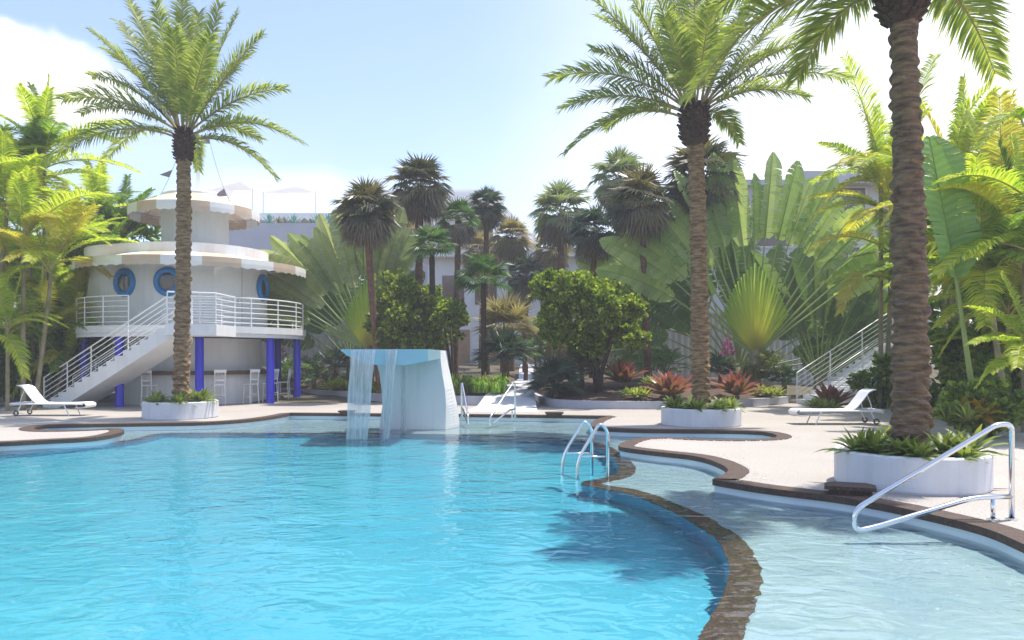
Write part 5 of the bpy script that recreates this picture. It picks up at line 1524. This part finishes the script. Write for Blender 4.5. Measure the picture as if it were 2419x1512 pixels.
# clouds by direction, and a white veil painted in as glare
tc = N(nt, 'ShaderNodeTexCoord')
def cloud_glare(center, rx, rz, nscale, soft):
    sub = N(nt, 'ShaderNodeVectorMath', operation='SUBTRACT'); sub.inputs[1].default_value = center
    nt.links.new(tc.outputs['Generated'], sub.inputs[0])
    sc = N(nt, 'ShaderNodeVectorMath', operation='MULTIPLY'); sc.inputs[1].default_value = (1/rx, 1/rx, 1/rz)
    nt.links.new(sub.outputs[0], sc.inputs[0])
    ln = N(nt, 'ShaderNodeVectorMath', operation='LENGTH'); nt.links.new(sc.outputs[0], ln.inputs[0])
    nz = N(nt, 'ShaderNodeTexNoise'); nz.inputs['Scale'].default_value = nscale; nz.inputs['Detail'].default_value = 7; nz.inputs['Roughness'].default_value = .55
    nt.links.new(tc.outputs['Generated'], nz.inputs['Vector'])
    ad = N(nt, 'ShaderNodeMath', operation='MULTIPLY_ADD'); ad.inputs[1].default_value = 1.5; nt.links.new(nz.outputs[0], ad.inputs[0]); nt.links.new(ln.outputs['Value'], ad.inputs[2])
    mr = N(nt, 'ShaderNodeMapRange', interpolation_type='SMOOTHSTEP'); mr.inputs['From Min'].default_value = 1.75 + soft; mr.inputs['From Max'].default_value = 1.75 - soft
    nt.links.new(ad.outputs[0], mr.inputs['Value'])
    return mr.outputs[0]
def dv(x, y): return Vector(((x-CX)/FPX, 1, (HY-y)/FPX)).normalized()
c1 = cloud_glare(dv(40, 178), .125, .046, 8, .22)
c2 = cloud_glare(dv(740, 462), .14, .026, 11, .6)
c3 = cloud_glare(dv(150, 330), .22, .035, 5, .9)
glare = cloud_glare(dv(2350, 330), .32, .27, 2.0, 1.1)  # no cloud: sky whitened here to paint the glare at right
mx_ = N(nt, 'ShaderNodeMath', operation='MAXIMUM'); nt.links.new(c1, mx_.inputs[0])
h2 = N(nt, 'ShaderNodeMath', operation='MULTIPLY'); h2.inputs[1].default_value = .35; nt.links.new(c2, h2.inputs[0])
h3 = N(nt, 'ShaderNodeMath', operation='MULTIPLY'); h3.inputs[1].default_value = .12; nt.links.new(c3, h3.inputs[0])
m2_ = N(nt, 'ShaderNodeMath', operation='MAXIMUM'); nt.links.new(h2.outputs[0], m2_.inputs[0]); nt.links.new(h3.outputs[0], m2_.inputs[1])
nt.links.new(m2_.outputs[0], mx_.inputs[1])
bgc = nt.nodes.new('ShaderNodeBackground'); bgc.inputs['Color'].default_value = (1, .985, .99, 1); bgc.inputs['Strength'].default_value = .9
ms = nt.nodes.new('ShaderNodeMixShader')
mx4 = N(nt, 'ShaderNodeMath', operation='MAXIMUM'); nt.links.new(mx_.outputs[0], mx4.inputs[0]); nt.links.new(glare, mx4.inputs[1]); nt.links.new(mx4.outputs[0], ms.inputs[0]); nt.links.new(bg.outputs[0], ms.inputs[1]); nt.links.new(bgc.outputs[0], ms.inputs[2])
nt.links.new(ms.outputs[0], out.inputs['Surface'])

cam = bpy.data.cameras.new('camera'); co = bpy.data.objects.new('camera', cam); COL.objects.link(co)
co.location = (0, 0, CH); co.rotation_euler = (R(90), 0, 0)
cam.sensor_width = 36; cam.lens = 36*FPX/2418; cam.shift_x = 0; cam.shift_y = (HY - 756)/2418
cam.clip_start = .1; cam.clip_end = 5000
SC.camera = co
vs_ = SC.view_settings
vs_.view_transform = 'Standard'; vs_.look = 'None'; vs_.exposure = 0.92; vs_.gamma = 1.0
SC.render.engine = 'CYCLES'
SC.cycles.use_denoising = True
SC.cycles.max_bounces = 8; SC.cycles.diffuse_bounces = 3; SC.cycles.glossy_bounces = 3; SC.cycles.transmission_bounces = 6; SC.cycles.transparent_max_bounces = 12; SC.cycles.volume_bounces = 0
SC.cycles.sample_clamp_indirect = 6.0
SC.cycles.caustics_reflective = False; SC.cycles.caustics_refractive = True

sun.cycles.is_caustics_light=True
for nm in ('pool_floor','pool_shelf_floor','deep_pool_wall','pool_wall','stone_edge_kerb'):
    bpy.data.objects[nm].cycles.is_caustics_receiver=True
